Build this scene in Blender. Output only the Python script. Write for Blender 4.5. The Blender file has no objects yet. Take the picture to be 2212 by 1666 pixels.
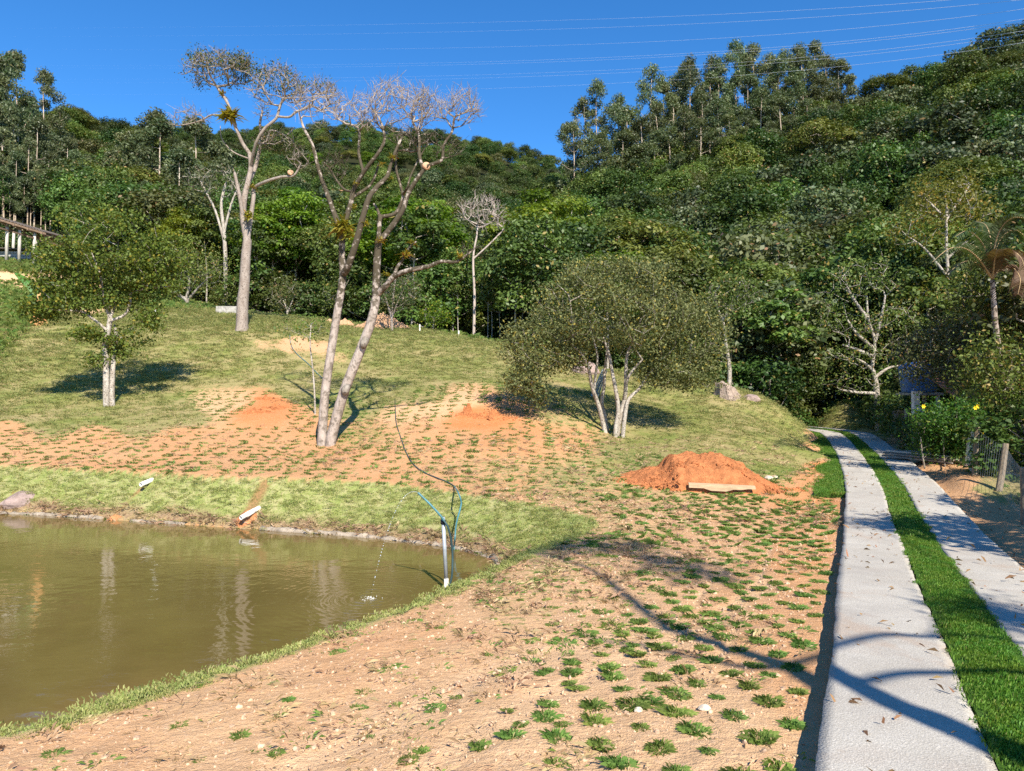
import bpy, math, random
import numpy as np
from mathutils import Vector, Matrix
R = math.radians
scene = bpy.context.scene
COL = scene.collection
# ------------------------------------------------------------------ camera, sky, sun, exposure
F = 1609.0; CX, CY = 1106.0, 833.0; EYE = 1.6; PITCH = math.atan(17/F)
cam_d = bpy.data.cameras.new('camera'); cam = bpy.data.objects.new('camera', cam_d); COL.objects.link(cam)
cam.location = (0, 0, EYE); cam.rotation_euler = (math.pi/2 + PITCH, 0, 0)
cam_d.sensor_fit = 'HORIZONTAL'; cam_d.angle = 2*math.atan(CX/F); cam_d.clip_end = 3000; cam_d.clip_start = 0.05
scene.camera = cam
SUN_EL, SUN_AZ = R(40), R(160)            # azimuth from +Y clockwise: behind the camera, to the right
SUN_DIR = Vector((math.sin(SUN_AZ)*math.cos(SUN_EL), math.cos(SUN_AZ)*math.cos(SUN_EL), math.sin(SUN_EL)))
w = bpy.data.worlds.new('World'); scene.world = w; w.use_nodes = True
nt = w.node_tree; nt.nodes.clear()
sky = nt.nodes.new('ShaderNodeTexSky'); sky.sky_type = 'NISHITA'; sky.sun_disc = False
sky.sun_elevation = SUN_EL; sky.sun_rotation = SUN_AZ
sky.altitude = 2500; sky.air_density = 1.0; sky.dust_density = 0.0; sky.ozone_density = 5.0
bg = nt.nodes.new('ShaderNodeBackground'); bg.inputs[1].default_value = 0.135
hs = nt.nodes.new('ShaderNodeHueSaturation'); hs.inputs['Saturation'].default_value = 1.22; hs.inputs['Value'].default_value = 1.0
wo = nt.nodes.new('ShaderNodeOutputWorld')
nt.links.new(sky.outputs[0], hs.inputs['Color']); nt.links.new(hs.outputs[0], bg.inputs[0]); nt.links.new(bg.outputs[0], wo.inputs[0])
sl = bpy.data.lights.new('sun', 'SUN'); sl.energy = 5.0; sl.angle = R(0.5); sl.color = (1.0, 0.93, 0.82)
sun = bpy.data.objects.new('sun', sl); COL.objects.link(sun)
sun.rotation_euler = SUN_DIR.to_track_quat('Z', 'Y').to_euler()
scene.view_settings.view_transform = 'Standard'; scene.view_settings.look = 'None'
scene.view_settings.exposure = 0.80; scene.view_settings.gamma = 1; scene.view_settings.use_curve_mapping = False
scene.render.engine = 'CYCLES'
scene.cycles.max_bounces = 6; scene.cycles.diffuse_bounces = 3; scene.cycles.glossy_bounces = 3; scene.cycles.transparent_max_bounces = 8
scene.cycles.use_denoising = False; scene.cycles.sample_clamp_indirect = 3; scene.cycles.use_adaptive_sampling = False

# ------------------------------------------------------------------ picture <-> world
CP, SP = math.cos(PITCH), math.sin(PITCH)
def P(vx, vy, d):
    """point at depth d (metres along +Y) seen at (vx, vy) of the 2212 x 1666 photograph"""
    u = (vx-CX)/F; v = (CY-vy)/F
    y = CP - SP*v; z = SP + CP*v; t = d/y
    return (u*t, d, EYE + z*t)
def PZ(vx, vy, z):
    """point at height z seen at (vx, vy)"""
    u = (vx-CX)/F; v = (CY-vy)/F
    y = CP - SP*v; zz = SP + CP*v; t = (z-EYE)/zz
    return (u*t, y*t, z)
def proj(X, Y, Z):
    Z = Z-EYE
    dep = CP*Y + SP*Z; up = -SP*Y + CP*Z
    dep = np.maximum(dep, 0.05)
    return CX + F*X/dep, CY - F*up/dep
def _hash(ix, iy, seed):
    n = (ix.astype(np.int64)*374761393 + iy.astype(np.int64)*668265263 + seed*1442695041) & 0x7fffffff
    n = ((n ^ (n >> 13))*1274126177) & 0x7fffffff
    return ((n ^ (n >> 16)) & 0xffff)/65535.0
def vnoise(x, y, seed=0):
    x = np.asarray(x, float); y = np.asarray(y, float)
    ix = np.floor(x); iy = np.floor(y); fx = x-ix; fy = y-iy
    fx = fx*fx*(3-2*fx); fy = fy*fy*(3-2*fy)
    a = _hash(ix, iy, seed); b = _hash(ix+1, iy, seed); c = _hash(ix, iy+1, seed); d = _hash(ix+1, iy+1, seed)
    return (a*(1-fx)+b*fx)*(1-fy) + (c*(1-fx)+d*fx)*fy - 0.5
def fbm(x, y, seed=0, o=3):
    s = 0; a = 1; f = 1
    for k in range(o):
        s = s + a*vnoise(x*f, y*f, seed+k*17); a *= .5; f *= 2.03
    return s

# ------------------------------------------------------------------ objects
def tag(o, label=None, cat=None, group=None, kind=None):
    if label: o['label'] = label
    if cat: o['category'] = cat
    if group: o['group'] = group
    if kind: o['kind'] = kind
    return o
def empty(name, loc, rz=0, **kw):
    o = bpy.data.objects.new(name, None); COL.objects.link(o); o.location = loc; o.rotation_euler = (0, 0, rz)
    o.empty_display_size = .2
    return tag(o, **kw)
def me_from(name, V, Fc, nv=None, smooth=False, attrs=None):
    """V (n,3); Fc list of faces, or an (m,k) integer array"""
    me = bpy.data.meshes.new(name)
    V = np.asarray(V, np.float32)
    if isinstance(Fc, np.ndarray):
        m, k = Fc.shape
        me.vertices.add(len(V)); me.vertices.foreach_set('co', V.ravel())
        me.loops.add(m*k); me.loops.foreach_set('vertex_index', Fc.astype(np.int32).ravel())
        me.polygons.add(m); me.polygons.foreach_set('loop_start', np.arange(0, m*k, k, dtype=np.int32))
        try: me.polygons.foreach_set('loop_total', np.full(m, k, np.int32))
        except Exception: pass
        me.update(calc_edges=True)
    else:
        me.from_pydata(V.tolist(), [], Fc)
    if smooth: me.polygons.foreach_set('use_smooth', np.ones(len(me.polygons), bool))
    for an, (dom, arr) in (attrs or {}).items():
        at = me.attributes.new(an, 'FLOAT', dom); at.data.foreach_set('value', np.asarray(arr, np.float32).ravel())
    me.update()
    return me
def obj(name, me, mat=None, parent=None, loc=None, **kw):
    if mat and not me.materials: me.materials.append(mat)
    o = bpy.data.objects.new(name, me); COL.objects.link(o)
    if parent: o.parent = parent
    if loc is not None: o.location = loc
    return tag(o, **kw)
class MB:
    """collects vertices and faces for one mesh"""
    def __init__(s): s.v = []; s.f = []
    def add(s, v, f):
        n = len(s.v); s.v += [tuple(p) for p in v]; s.f += [tuple(i+n for i in q) for q in f]
    def box(s, c, size, rot=None, jit=0):
        x, y, z = [k/2 for k in size]
        vs = [Vector((a*x, b*y, e*z)) for a in (-1, 1) for b in (-1, 1) for e in (-1, 1)]
        if jit: vs = [v+Vector([random.uniform(-jit, jit) for _ in range(3)]) for v in vs]
        if rot is not None: vs = [rot @ v for v in vs]
        s.add([v+Vector(c) for v in vs], [(0,1,3,2),(4,6,7,5),(0,4,5,1),(2,3,7,6),(0,2,6,4),(1,5,7,3)])
    def beam(s, a, b, wdt, h=None, jit=0):
        a = Vector(a); b = Vector(b); d = b-a; L = d.length
        q = d.to_track_quat('X', 'Z').to_matrix()
        s.box((a+b)/2, (L, wdt, h or wdt), q, jit)
    def tube(s, pts, rad, n=6, cap=True):
        pts = [Vector(p) for p in pts]
        if not hasattr(rad, '__len__'): rad = [rad]*len(pts)
        rings = []; ref = None
        for i, p in enumerate(pts):
            t = (pts[min(i+1, len(pts)-1)]-pts[max(i-1, 0)])
            if t.length < 1e-7: t = Vector((0, 0, 1))
            t.normalize()
            if ref is None: ref = t.orthogonal().normalized()
            ref = ref - t*ref.dot(t)
            if ref.length < 1e-5: ref = t.orthogonal()
            ref.normalize(); b = t.cross(ref)
            rings.append([p + (ref*math.cos(2*math.pi*k/n)+b*math.sin(2*math.pi*k/n))*rad[i] for k in range(n)])
        vs = [v for r in rings for v in r]; fs = []
        for i in range(len(pts)-1):
            for k in range(n):
                fs.append((i*n+k, i*n+(k+1)%n, (i+1)*n+(k+1)%n, (i+1)*n+k))
        if cap:
            fs.append(tuple(range(n))[::-1]); fs.append(tuple((len(pts)-1)*n+k for k in range(n)))
        s.add(vs, fs)
    def mesh(s, name, smooth=False): return me_from(name, s.v, s.f, smooth=smooth)
    def build(s, name, mat, parent=None, smooth=False, loc=None, **kw):
        return obj(name, s.mesh(name, smooth), mat, parent, loc, **kw)
def copy_tree(o, parent=None):
    c = o.copy(); COL.objects.link(c)
    if parent: c.parent = parent
    for ch in list(o.children): copy_tree(ch, c)
    return c

# ------------------------------------------------------------------ materials
class NT:
    def __init__(s, name):
        s.m = bpy.data.materials.new(name); s.m.use_nodes = True; s.t = s.m.node_tree; s.t.nodes.clear()
        s.out = s.n('ShaderNodeOutputMaterial')
    def n(s, typ, **kw):
        nd = s.t.nodes.new(typ)
        for k, v in kw.items(): setattr(nd, k, v)
        return nd
    def put(s, inp, val):
        if val is None: return
        if isinstance(val, bpy.types.NodeSocket): s.t.links.new(val, inp)
        else:
            if hasattr(inp, 'default_value'):
                if hasattr(inp.default_value, '__len__') and not hasattr(val, '__len__'): val = [val]*len(inp.default_value)
                if hasattr(inp.default_value, '__len__') and len(inp.default_value) == 4 and len(val) == 3: val = (*val, 1)
                inp.default_value = val
    def noise(s, scale, detail=3, rough=.6, vec=None, w=None, dist=0):
        nd = s.n('ShaderNodeTexNoise'); nd.inputs['Scale'].default_value = scale; nd.inputs['Detail'].default_value = detail
        nd.inputs['Roughness'].default_value = rough; nd.inputs['Distortion'].default_value = dist
        if vec is not None: s.put(nd.inputs['Vector'], vec)
        return nd.outputs[0]
    def vor(s, scale, vec=None, feat='F1', out=0):
        nd = s.n('ShaderNodeTexVoronoi', feature=feat); nd.inputs['Scale'].default_value = scale
        if vec is not None: s.put(nd.inputs['Vector'], vec)
        return nd.outputs[out]
    def ramp(s, fac, a, b, ca=0.0, cb=1.0):
        nd = s.n('ShaderNodeMapRange'); nd.interpolation_type = 'SMOOTHSTEP'
        s.put(nd.inputs[0], fac); s.put(nd.inputs[1], a); s.put(nd.inputs[2], b); s.put(nd.inputs[3], ca); s.put(nd.inputs[4], cb)
        return nd.outputs[0]
    def mix(s, fac, a, b, mode='MIX'):
        nd = s.n('ShaderNodeMix', data_type='RGBA', blend_type=mode)
        s.put(nd.inputs[0], fac); s.put(nd.inputs[6], a); s.put(nd.inputs[7], b)
        return nd.outputs[2]
    def math(s, op, a, b=None, c=None):
        nd = s.n('ShaderNodeMath', operation=op); s.put(nd.inputs[0], a)
        if b is not None: s.put(nd.inputs[1], b)
        if c is not None: s.put(nd.inputs[2], c)
        return nd.outputs[0]
    def attr(s, name): return s.n('ShaderNodeAttribute', attribute_name=name).outputs['Fac']
    def pos(s): return s.n('ShaderNodeNewGeometry').outputs['Position']
    def oco(s): return s.n('ShaderNodeTexCoord').outputs['Object']
    def mapv(s, vec, scale):
        nd = s.n('ShaderNodeMapping'); s.put(nd.inputs[0], vec); nd.inputs['Scale'].default_value = scale; return nd.outputs[0]
    def bump(s, h, strength=.5, dist=.02, nrm=None):
        nd = s.n('ShaderNodeBump'); nd.inputs['Strength'].default_value = strength; nd.inputs['Distance'].default_value = dist
        s.put(nd.inputs['Height'], h)
        if nrm is not None: s.put(nd.inputs['Normal'], nrm)
        return nd.outputs[0]
    def bsdf(s, col, rough=.8, spec=.3, nrm=None, metal=0, **kw):
        nd = s.n('ShaderNodeBsdfPrincipled'); s.put(nd.inputs['Base Color'], col); s.put(nd.inputs['Roughness'], rough)
        s.put(nd.inputs['Specular IOR Level'], spec); s.put(nd.inputs['Metallic'], metal)
        if nrm is not None: s.put(nd.inputs['Normal'], nrm)
        for k, v in kw.items(): s.put(nd.inputs[k.replace('_', ' ')], v)
        return nd.outputs[0]
    def done(s, sh): s.t.links.new(sh, s.out.inputs[0]); return s.m
def M_leaf(name, a, b, c=None, gloss=.4, rough=.45, trans=.3, orv=.35):
    """leaves: colour a to b by leaf, a few of colour c, tone varying from tree to tree"""
    s = NT(name); t = s.attr('tint')
    col = s.mix(t, a, b)
    if c: col = s.mix(s.ramp(t, .93, .96), col, c)
    rnd = s.n('ShaderNodeObjectInfo').outputs['Random']
    hsv = s.n('ShaderNodeHueSaturation'); s.put(hsv.inputs['Color'], col)
    s.put(hsv.inputs['Value'], s.math('MULTIPLY_ADD', rnd, orv*2, 1-orv))
    s.put(hsv.inputs['Hue'], s.math('MULTIPLY_ADD', s.math('FRACT', s.math('MULTIPLY', rnd, 7.3)), .05, .475))
    col = hsv.outputs[0]
    p = s.bsdf(col, rough, gloss)
    tr = s.n('ShaderNodeBsdfTranslucent'); s.put(tr.inputs[0], s.mix(1.0, col, (1.2, 1.25, .5), 'MULTIPLY'))
    mx = s.n('ShaderNodeMixShader'); mx.inputs[0].default_value = trans
    s.t.links.new(p, mx.inputs[1]); s.t.links.new(tr.outputs[0], mx.inputs[2])
    return s.done(mx.outputs[0])
def M_bark(name, a, b, dark, scale=6, spots=.5, bstr=.6):
    s = NT(name); o = s.pos()
    n1 = s.noise(scale, 4, .65, s.mapv(o, (1, 1, .45))); n2 = s.noise(scale*3.3, 3, .6, o)
    n3 = s.noise(scale*6, 3, .7, s.mapv(o, (1, 1, .18)))
    col = s.mix(s.ramp(n1, .35, .65), a, b)
    col = s.mix(s.ramp(n2, spots, spots+.12), col, dark)
    col = s.mix(s.ramp(n3, .58, .7, 0, .6), col, dark)
    return s.done(s.bsdf(col, .9, .15, s.bump(s.math('ADD', n3, n2), bstr, .02)))
def M_plain(name, col, rough=.6, spec=.3, metal=0, var=.25, scale=8, bump=.2, bd=.01, dark=None, stretch=(1, 1, 1)):
    s = NT(name); o = s.mapv(s.pos(), stretch); n = s.noise(scale, 5, .65, o); n2 = s.noise(scale*7, 3, .7, o)
    c = s.mix(s.ramp(n, .3, .7), [k*(1-var) for k in col], [min(1, k*(1+var)) for k in col])
    if dark: c = s.mix(s.ramp(n2, .55, .68, 0, .7), c, dark)
    return s.done(s.bsdf(c, rough, spec, s.bump(s.math('ADD', n, n2), bump, bd), metal))
# ------------------------------------------------------------------ driveway profile and terrain
ZY = [-40, -20, 0, 3.6, 10, 12.5, 15, 17.8, 22, 28, 33, 38, 46]
ZZ = [2.0, 1.1, 0.0, -.22, -.58, -.66, -.70, -.64, -.58, -.46, -.14, -.1, -.9]
def zdr(y): return np.interp(y, ZY, ZZ)
_L1v = [(1767,1666),(1781,1530),(1795,1400),(1807,1300),(1818,1200),(1824,1130),(1826,1080),(1826,1050),(1820,1015),(1806,975),(1790,950),(1774,936)]
def solve_d(vx, vy, zf):
    d = 5.0
    for _ in range(60):
        d = .5*d + .5*PZ(vx, vy, float(zf(d)))[1]
    return d
L1 = []
for vx, vy in _L1v:
    d = solve_d(vx, vy, zdr) if vy > 940 else 33.0
    L1.append(P(vx, vy, d)[:2])
L1 = [(-16.5, -34.0), (-4.0, -8.0)] + L1
e = np.array(L1[-1]); e0 = np.array(L1[-3]); dv = (e-e0)/np.linalg.norm(e-e0)
L1.append(tuple(e+dv*3.0+np.array((-.6, 0)))); L1.append(tuple(e+dv*7+np.array((-3., 0))))
L1 = np.array(L1)
def resample(pts, step):
    pts = np.asarray(pts, float); s = np.r_[0, np.cumsum(np.linalg.norm(np.diff(pts, axis=0), axis=1))]
    n = int(s[-1]/step)+1; q = np.linspace(0, s[-1], n)
    out = np.stack([np.interp(q, s, pts[:, k]) for k in range(pts.shape[1])], 1)
    return out
def smooth(pts, it=6):
    p = pts.copy()
    for _ in range(it): p[1:-1] = .5*p[1:-1] + .25*(p[:-2]+p[2:])
    return p
EDGE = smooth(resample(L1, .3), 10)
tn = np.gradient(EDGE, axis=0); tn /= np.linalg.norm(tn, axis=1)[:, None]
NRM = np.stack([tn[:, 1], -tn[:, 0]], 1)               # to the right of travel
def off_curve(o): return EDGE + NRM*o
W1, W2, W3 = .80, 1.30, 2.08                           # left slab, turf, right slab

# pond: rim (top of bank) and waterline
RIMv = [(-900,985,-.30),(-300,995,-.32),(0,1003,-.33),(150,1010,-.34),(300,1018,-.35),(450,1026,-.36),(590,1031,-.38),(700,1034,-.40),(800,1040,-.45),(900,1049,-.50),
        (1000,1064,-.55),(1100,1081,-.62),(1200,1098,-.68),(1262,1112,-.72),(1290,1124,-.75),(1291,1138,-.77),(1240,1158,-.78),(1180,1183,-.79),(1130,1205,-.8),(1060,1235,-.8),(1000,1265,-.8),
        (900,1310,-.8),(800,1343,-.8),(700,1378,-.8),(630,1405,-.8),(560,1435,-.8),(460,1462,-.8),(350,1495,-.8),(200,1540,-.8),(0,1580,-.8),(-150,1605,-.8)]
RIM = [PZ(*q)[:2] for q in RIMv] + [(-8.5, 5.0), (-14, 5.5), (-20, 9)]
WATv = [(-900,1090),(-300,1100),(0,1109),(100,1113),(200,1120),(300,1127),(450,1137),(600,1147),(750,1157),(860,1167),(960,1180),(1040,1196),(1080,1209),(1093,1222)]
ZW = -1.4
WAT = [PZ(a, b, ZW)[:2] for a, b in WATv]
RIM = np.array(RIM)
near = []
for i in range(18, len(RIM)-3):                        # near shore: a metre or so below the lip
    a = RIM[i-1]; b = RIM[i+1]; t = (b-a)/np.linalg.norm(b-a); n = np.array((t[1], -t[0]))
    if n @ (np.array((-6, 12))-RIM[i]) < 0: n = -n
    vx = RIMv[i][0]; wdt = .85 + 1.0*math.exp(-((vx-400)/170.)**2)
    near.append(RIM[i]+n*wdt)
WAT = np.array(WAT + near + [(-9, 6.6), (-14, 7), (-19, 10)])
def seg_dist(X, Y, poly, closed=True):
    """distance to a polyline and inside flag"""
    X = np.asarray(X, float); Y = np.asarray(Y, float); best = np.full(X.shape, 1e9); ins = np.zeros(X.shape, bool)
    n = len(poly)
    for i in range(n if closed else n-1):
        x0, y0 = poly[i]; x1, y1 = poly[(i+1) % n]; dx = x1-x0; dy = y1-y0; L = dx*dx+dy*dy+1e-12
        t = np.clip(((X-x0)*dx+(Y-y0)*dy)/L, 0, 1)
        best = np.minimum(best, np.hypot(X-x0-t*dx, Y-y0-t*dy))
        if closed:
            c = ((y0 > Y) != (y1 > Y)); xi = x0 + (Y-y0)/(dy if abs(dy) > 1e-12 else 1e-12)*dx
            ins ^= c & (X < xi)
    return best, ins
_pre = resample(np.vstack([RIM, RIM[:1]]), .25); RIM = _pre[:-1]
for _ in range(3): RIM = .5*RIM + .25*(np.roll(RIM, 1, 0)+np.roll(RIM, -1, 0))
_pre = resample(np.vstack([WAT, WAT[:1]]), .3); WAT = _pre[:-1]
for _ in range(4): WAT = .5*WAT + .25*(np.roll(WAT, 1, 0)+np.roll(WAT, -1, 0))

# ground heights: control points seen in the photograph, at chosen depths
C = []
def c3(*pts):
    for vx, vy, d in pts: C.append(P(vx, vy, d))
def cz(*pts):
    for p in pts: C.append(p)
for vx, vy, z in RIMv[1:-1:1]: C.append(PZ(vx, vy, z))
for y in (-30, -15, -6, 0, 3, 6, 9, 12, 15, 18, 22, 26, 30, 33, 38, 45):
    i = int(np.argmin(abs(EDGE[:, 1]-y)))
    for o in (-.5, 1.0, 3.4): q = EDGE[i]+NRM[i]*o; C.append((q[0], q[1], float(zdr(y))-.12-(.06 if o > 3 else 0)))
cz((0,4,-.46),(-2,4.4,-.72),(-1,2,-.45),(-4,2,-.7),(-8,3,-.8),(-14,3,-.8),(-20,6,-.6),(-26,12,-.3),(-22,20,0),(-6,-6,0),(-20,-10,.2),(2,8,-.66),(1.2,10,-.7),(3,13,-.75),(2.2,6,-.52),
   (12,2,-.5),(12,-12,.3),(25,0,-.8),(25,-25,.5),(-25,-30,.5),(30,15,-1.2),(45,20,-1.5),(50,-10,-1))
c3((2105,1025,19),(2165,1060,17),(2212,1000,25),(2200,985,30),(2400,1000,30),(2040,990,24),(2050,1120,12.5))
c3((1320,1072,16.3),(1500,1082,16.3),(1700,1085,16.6),(1400,1110,14.6),(1650,1150,13))
c3((-500,1000,21),(-500,900,28),(-500,700,42),(-500,520,62))
c3((0,910,25.7),(0,760,35.5),(0,600,53.5),(0,563,58),(0,556,66),(80,700,40),(110,590,57),(235,905,25),(235,880,27),(235,760,35),(235,690,42),(235,652,50),(235,632,60))
c3((390,910,24.5),(390,760,35),(390,665,47),(390,650,58),(523,900,24.9),(523,715,38),(523,675,48),(523,680,60))
c3((700,960,21.8),(700,850,29),(700,742,36.5),(700,708,42),(700,694,50),(700,705,60))
c3((820,948,21.6),(820,858,27.5),(900,712,42),(900,716,50),(900,780,34))
c3((1000,950,21),(1000,862,25.5),(1100,955,20.6),(1100,862,26),(1100,748,38),(1100,768,48),(1000,730,40),(1190,860,26.5),(1200,790,35))
c3((1320,1010,19),(1320,940,24.3),(1320,862,28.5),(1320,800,38),(1320,830,48),(1420,880,29),(1420,823,38))
c3((1500,1010,19.5),(1500,950,23.5),(1500,880,30),(1500,842,37),(1500,872,46))
c3((1600,1040,18.2),(1660,950,24.5),(1660,869,34),(1660,900,44),(1600,900,29))
c3((1740,965,26.5),(1758,1020,20.5),(1762,1066,17.6),(1712,910,31),(1690,885,33),(1800,905,36.5),(1800,884,40),(1890,922,38),(1950,940,36))
# forested hills
c3((1600,850,50),(1600,720,72),(1600,540,98),(1600,385,125),(1600,370,135),(1720,350,126),(1720,370,140),(1600,450,170),(1400,820,52),(1400,660,85),(1400,480,118),(1400,425,132),(1400,520,170))
c3((1250,800,52),(1250,690,80),(1250,520,115),(1235,455,132),(1190,560,130),(1100,700,70),(1100,640,110),(1100,560,150),(1100,470,200))
c3((1800,820,52),(1800,690,68),(1800,500,92),(1830,335,130),(1830,420,170),(2000,860,42),(2000,740,57),(2000,480,88),(1900,275,128),(2000,245,125),(2000,310,165),(2212,820,40),(2212,700,52),(2212,450,85),(2212,180,122),(2212,215,160),(2600,850,34),(2600,600,60),(2600,100,115),(3200,900,30),(3200,200,90))
c3((0,520,85),(0,430,110),(0,320,150),(0,350,190),(150,540,85),(150,430,120),(150,320,160),(-500,430,85),(-500,200,140),(330,600,85),(330,470,130),(330,370,190),(330,360,240))
c3((523,640,85),(523,520,130),(523,400,200),(700,650,85),(700,540,130),(700,430,200),(900,660,80),(900,540,130),(900,430,200))
c3((150,305,250),(250,305,260),(400,325,280),(550,318,300),(700,305,310),(850,310,310),(1000,330,310),(1100,350,305),(1200,388,300),(1320,450,300),(700,420,400),(1100,450,400),(200,420,360),(1600,600,300),(2000,600,300))
C = np.array(C, float)
_c = 1.2
def _phi(r2): return np.sqrt(r2 + _c*_c)
D2 = ((C[:, None, :2]-C[None, :, :2])**2).sum(-1)
n = len(C); A = np.zeros((n+3, n+3)); A[:n, :n] = _phi(D2) - np.eye(n)*.05
A[:n, n] = 1; A[:n, n+1:] = C[:, :2]; A[n, :n] = 1; A[n+1:, :n] = C[:, :2].T
NC = n; SOL = np.linalg.solve(A, np.r_[C[:, 2], 0, 0, 0])
def z_base(X, Y):
    X = np.asarray(X, float).ravel(); Y = np.asarray(Y, float).ravel(); out = np.empty(len(X))
    for i in range(0, len(X), 20000):
        x = X[i:i+20000]; y = Y[i:i+20000]
        r2 = (x[:, None]-C[None, :, 0])**2 + (y[:, None]-C[None, :, 1])**2
        out[i:i+20000] = np.sqrt(r2+_c*_c) @ SOL[:NC] + SOL[NC] + SOL[NC+1]*x + SOL[NC+2]*y
    return out
SM_EDGE = EDGE[::2]
def drive_off(X, Y):
    """signed distance to the right of the left edge of the driveway"""
    X = np.asarray(X, float); Y = np.asarray(Y, float); best = np.full(X.shape, 1e9); sg = np.zeros(X.shape)
    for i in range(len(SM_EDGE)-1):
        x0, y0 = SM_EDGE[i]; dx, dy = SM_EDGE[i+1]-SM_EDGE[i]; L = dx*dx+dy*dy
        t = np.clip(((X-x0)*dx+(Y-y0)*dy)/L, 0, 1); ex = X-x0-t*dx; ey = Y-y0-t*dy; dd = np.hypot(ex, ey)
        m = dd < best; best = np.where(m, dd, best); sg = np.where(m, np.where(ex*dy-ey*dx > 0, dd, -dd), sg)
    return sg
def sstep(a, b, x): t = np.clip((x-a)/(b-a), 0, 1); return t*t*(3-2*t)
def ground(X, Y, detail=True):
    X = np.atleast_1d(np.asarray(X, float)).ravel(); Y = np.atleast_1d(np.asarray(Y, float)).ravel()
    z = z_base(X, Y); r = np.hypot(X, Y)
    if detail:
        fade = sstep(60, 25, r)
        z = z + (.05*fbm(X*.9, Y*.9, 3, 3) + .022*fbm(X*4.5, Y*4.5, 9, 3))*fade
    # driveway bed
    m = (r < 60)
    s = np.full(X.shape, -99.); s[m] = drive_off(X[m], Y[m])
    bed = sstep(-.55, -.05, s)*sstep(W3+.6, W3+.05, s)*(Y < 44)
    z = z*(1-bed) + (zdr(Y)-.13)*bed
    # pond
    mm = (X > -26) & (X < 8) & (Y > 2) & (Y < 24)
    if mm.any():
        dR, iR = seg_dist(X[mm], Y[mm], RIM[::2]); dW, iW = seg_dist(X[mm], Y[mm], WAT[::2])
        zt = z[mm]; t = dW/(dW+dR+1e-6)
        lump = .03*fbm(X[mm]*1.3, Y[mm]*1.3, 31, 3) if detail else 0
        bank = ZW + (zt-ZW)*(.06+.94*t) + lump*np.minimum(1, 4*t*(1-t))
        bank = np.where(t > .93, bank-.02*(t-.93)/.07*(1-t)*14, bank)
        deep = ZW + .02 - np.minimum(dW*.5, 1.0)
        z[mm] = np.where(iW, deep, np.where(iR, bank, zt))
    return z
def gz(x, y): return float(ground([x], [y])[0])
def G(vx, vy, d0=None):
    """ground point seen at (vx, vy): march along the ray"""
    d = np.concatenate([np.linspace(2, 60, 1500), np.linspace(60, 330, 1500)])
    p = np.array([P(vx, vy, q) for q in d]); g = ground(p[:, 0], p[:, 1])
    b = np.where(p[:, 2] < g)[0]
    if d0: b = b[d[b] > d0]
    i = b[0] if len(b) else 400
    return Vector((p[i, 0], p[i, 1], g[i]))

# polar grid mesh of the ground
az = np.concatenate([np.arange(-43, 43, .2), np.arange(43, 317, 2.5)])
rr = [0.0, .4, .8, 1.2, 1.6, 2.0]
while rr[-1] < 460: rr.append(rr[-1]*(1.0085 if rr[-1] < 48 else 1.02))
rr = np.array(rr[1:]); na, nr = len(az), len(rr); NRR = nr
AZ, RR = np.meshgrid(np.radians(az), rr, indexing='ij')
TX = (np.sin(AZ)*RR).ravel(); TY = (np.cos(AZ)*RR).ravel()
TZ = ground(TX, TY)
idx = np.arange(na*nr).reshape(na, nr)
a = idx; b = np.roll(idx, -1, 0)
TF = np.stack([a[:, :-1], a[:, 1:], b[:, 1:], b[:, :-1]], -1).reshape(-1, 4)
cen = len(TX); TX = np.r_[TX, 0]; TY = np.r_[TY, 0]; TZ = np.r_[TZ, ground([0], [0])]
fan = np.stack([idx[:, 0], np.roll(idx, -1, 0)[:, 0], np.full(na, cen), np.full(na, cen)], -1)
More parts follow.
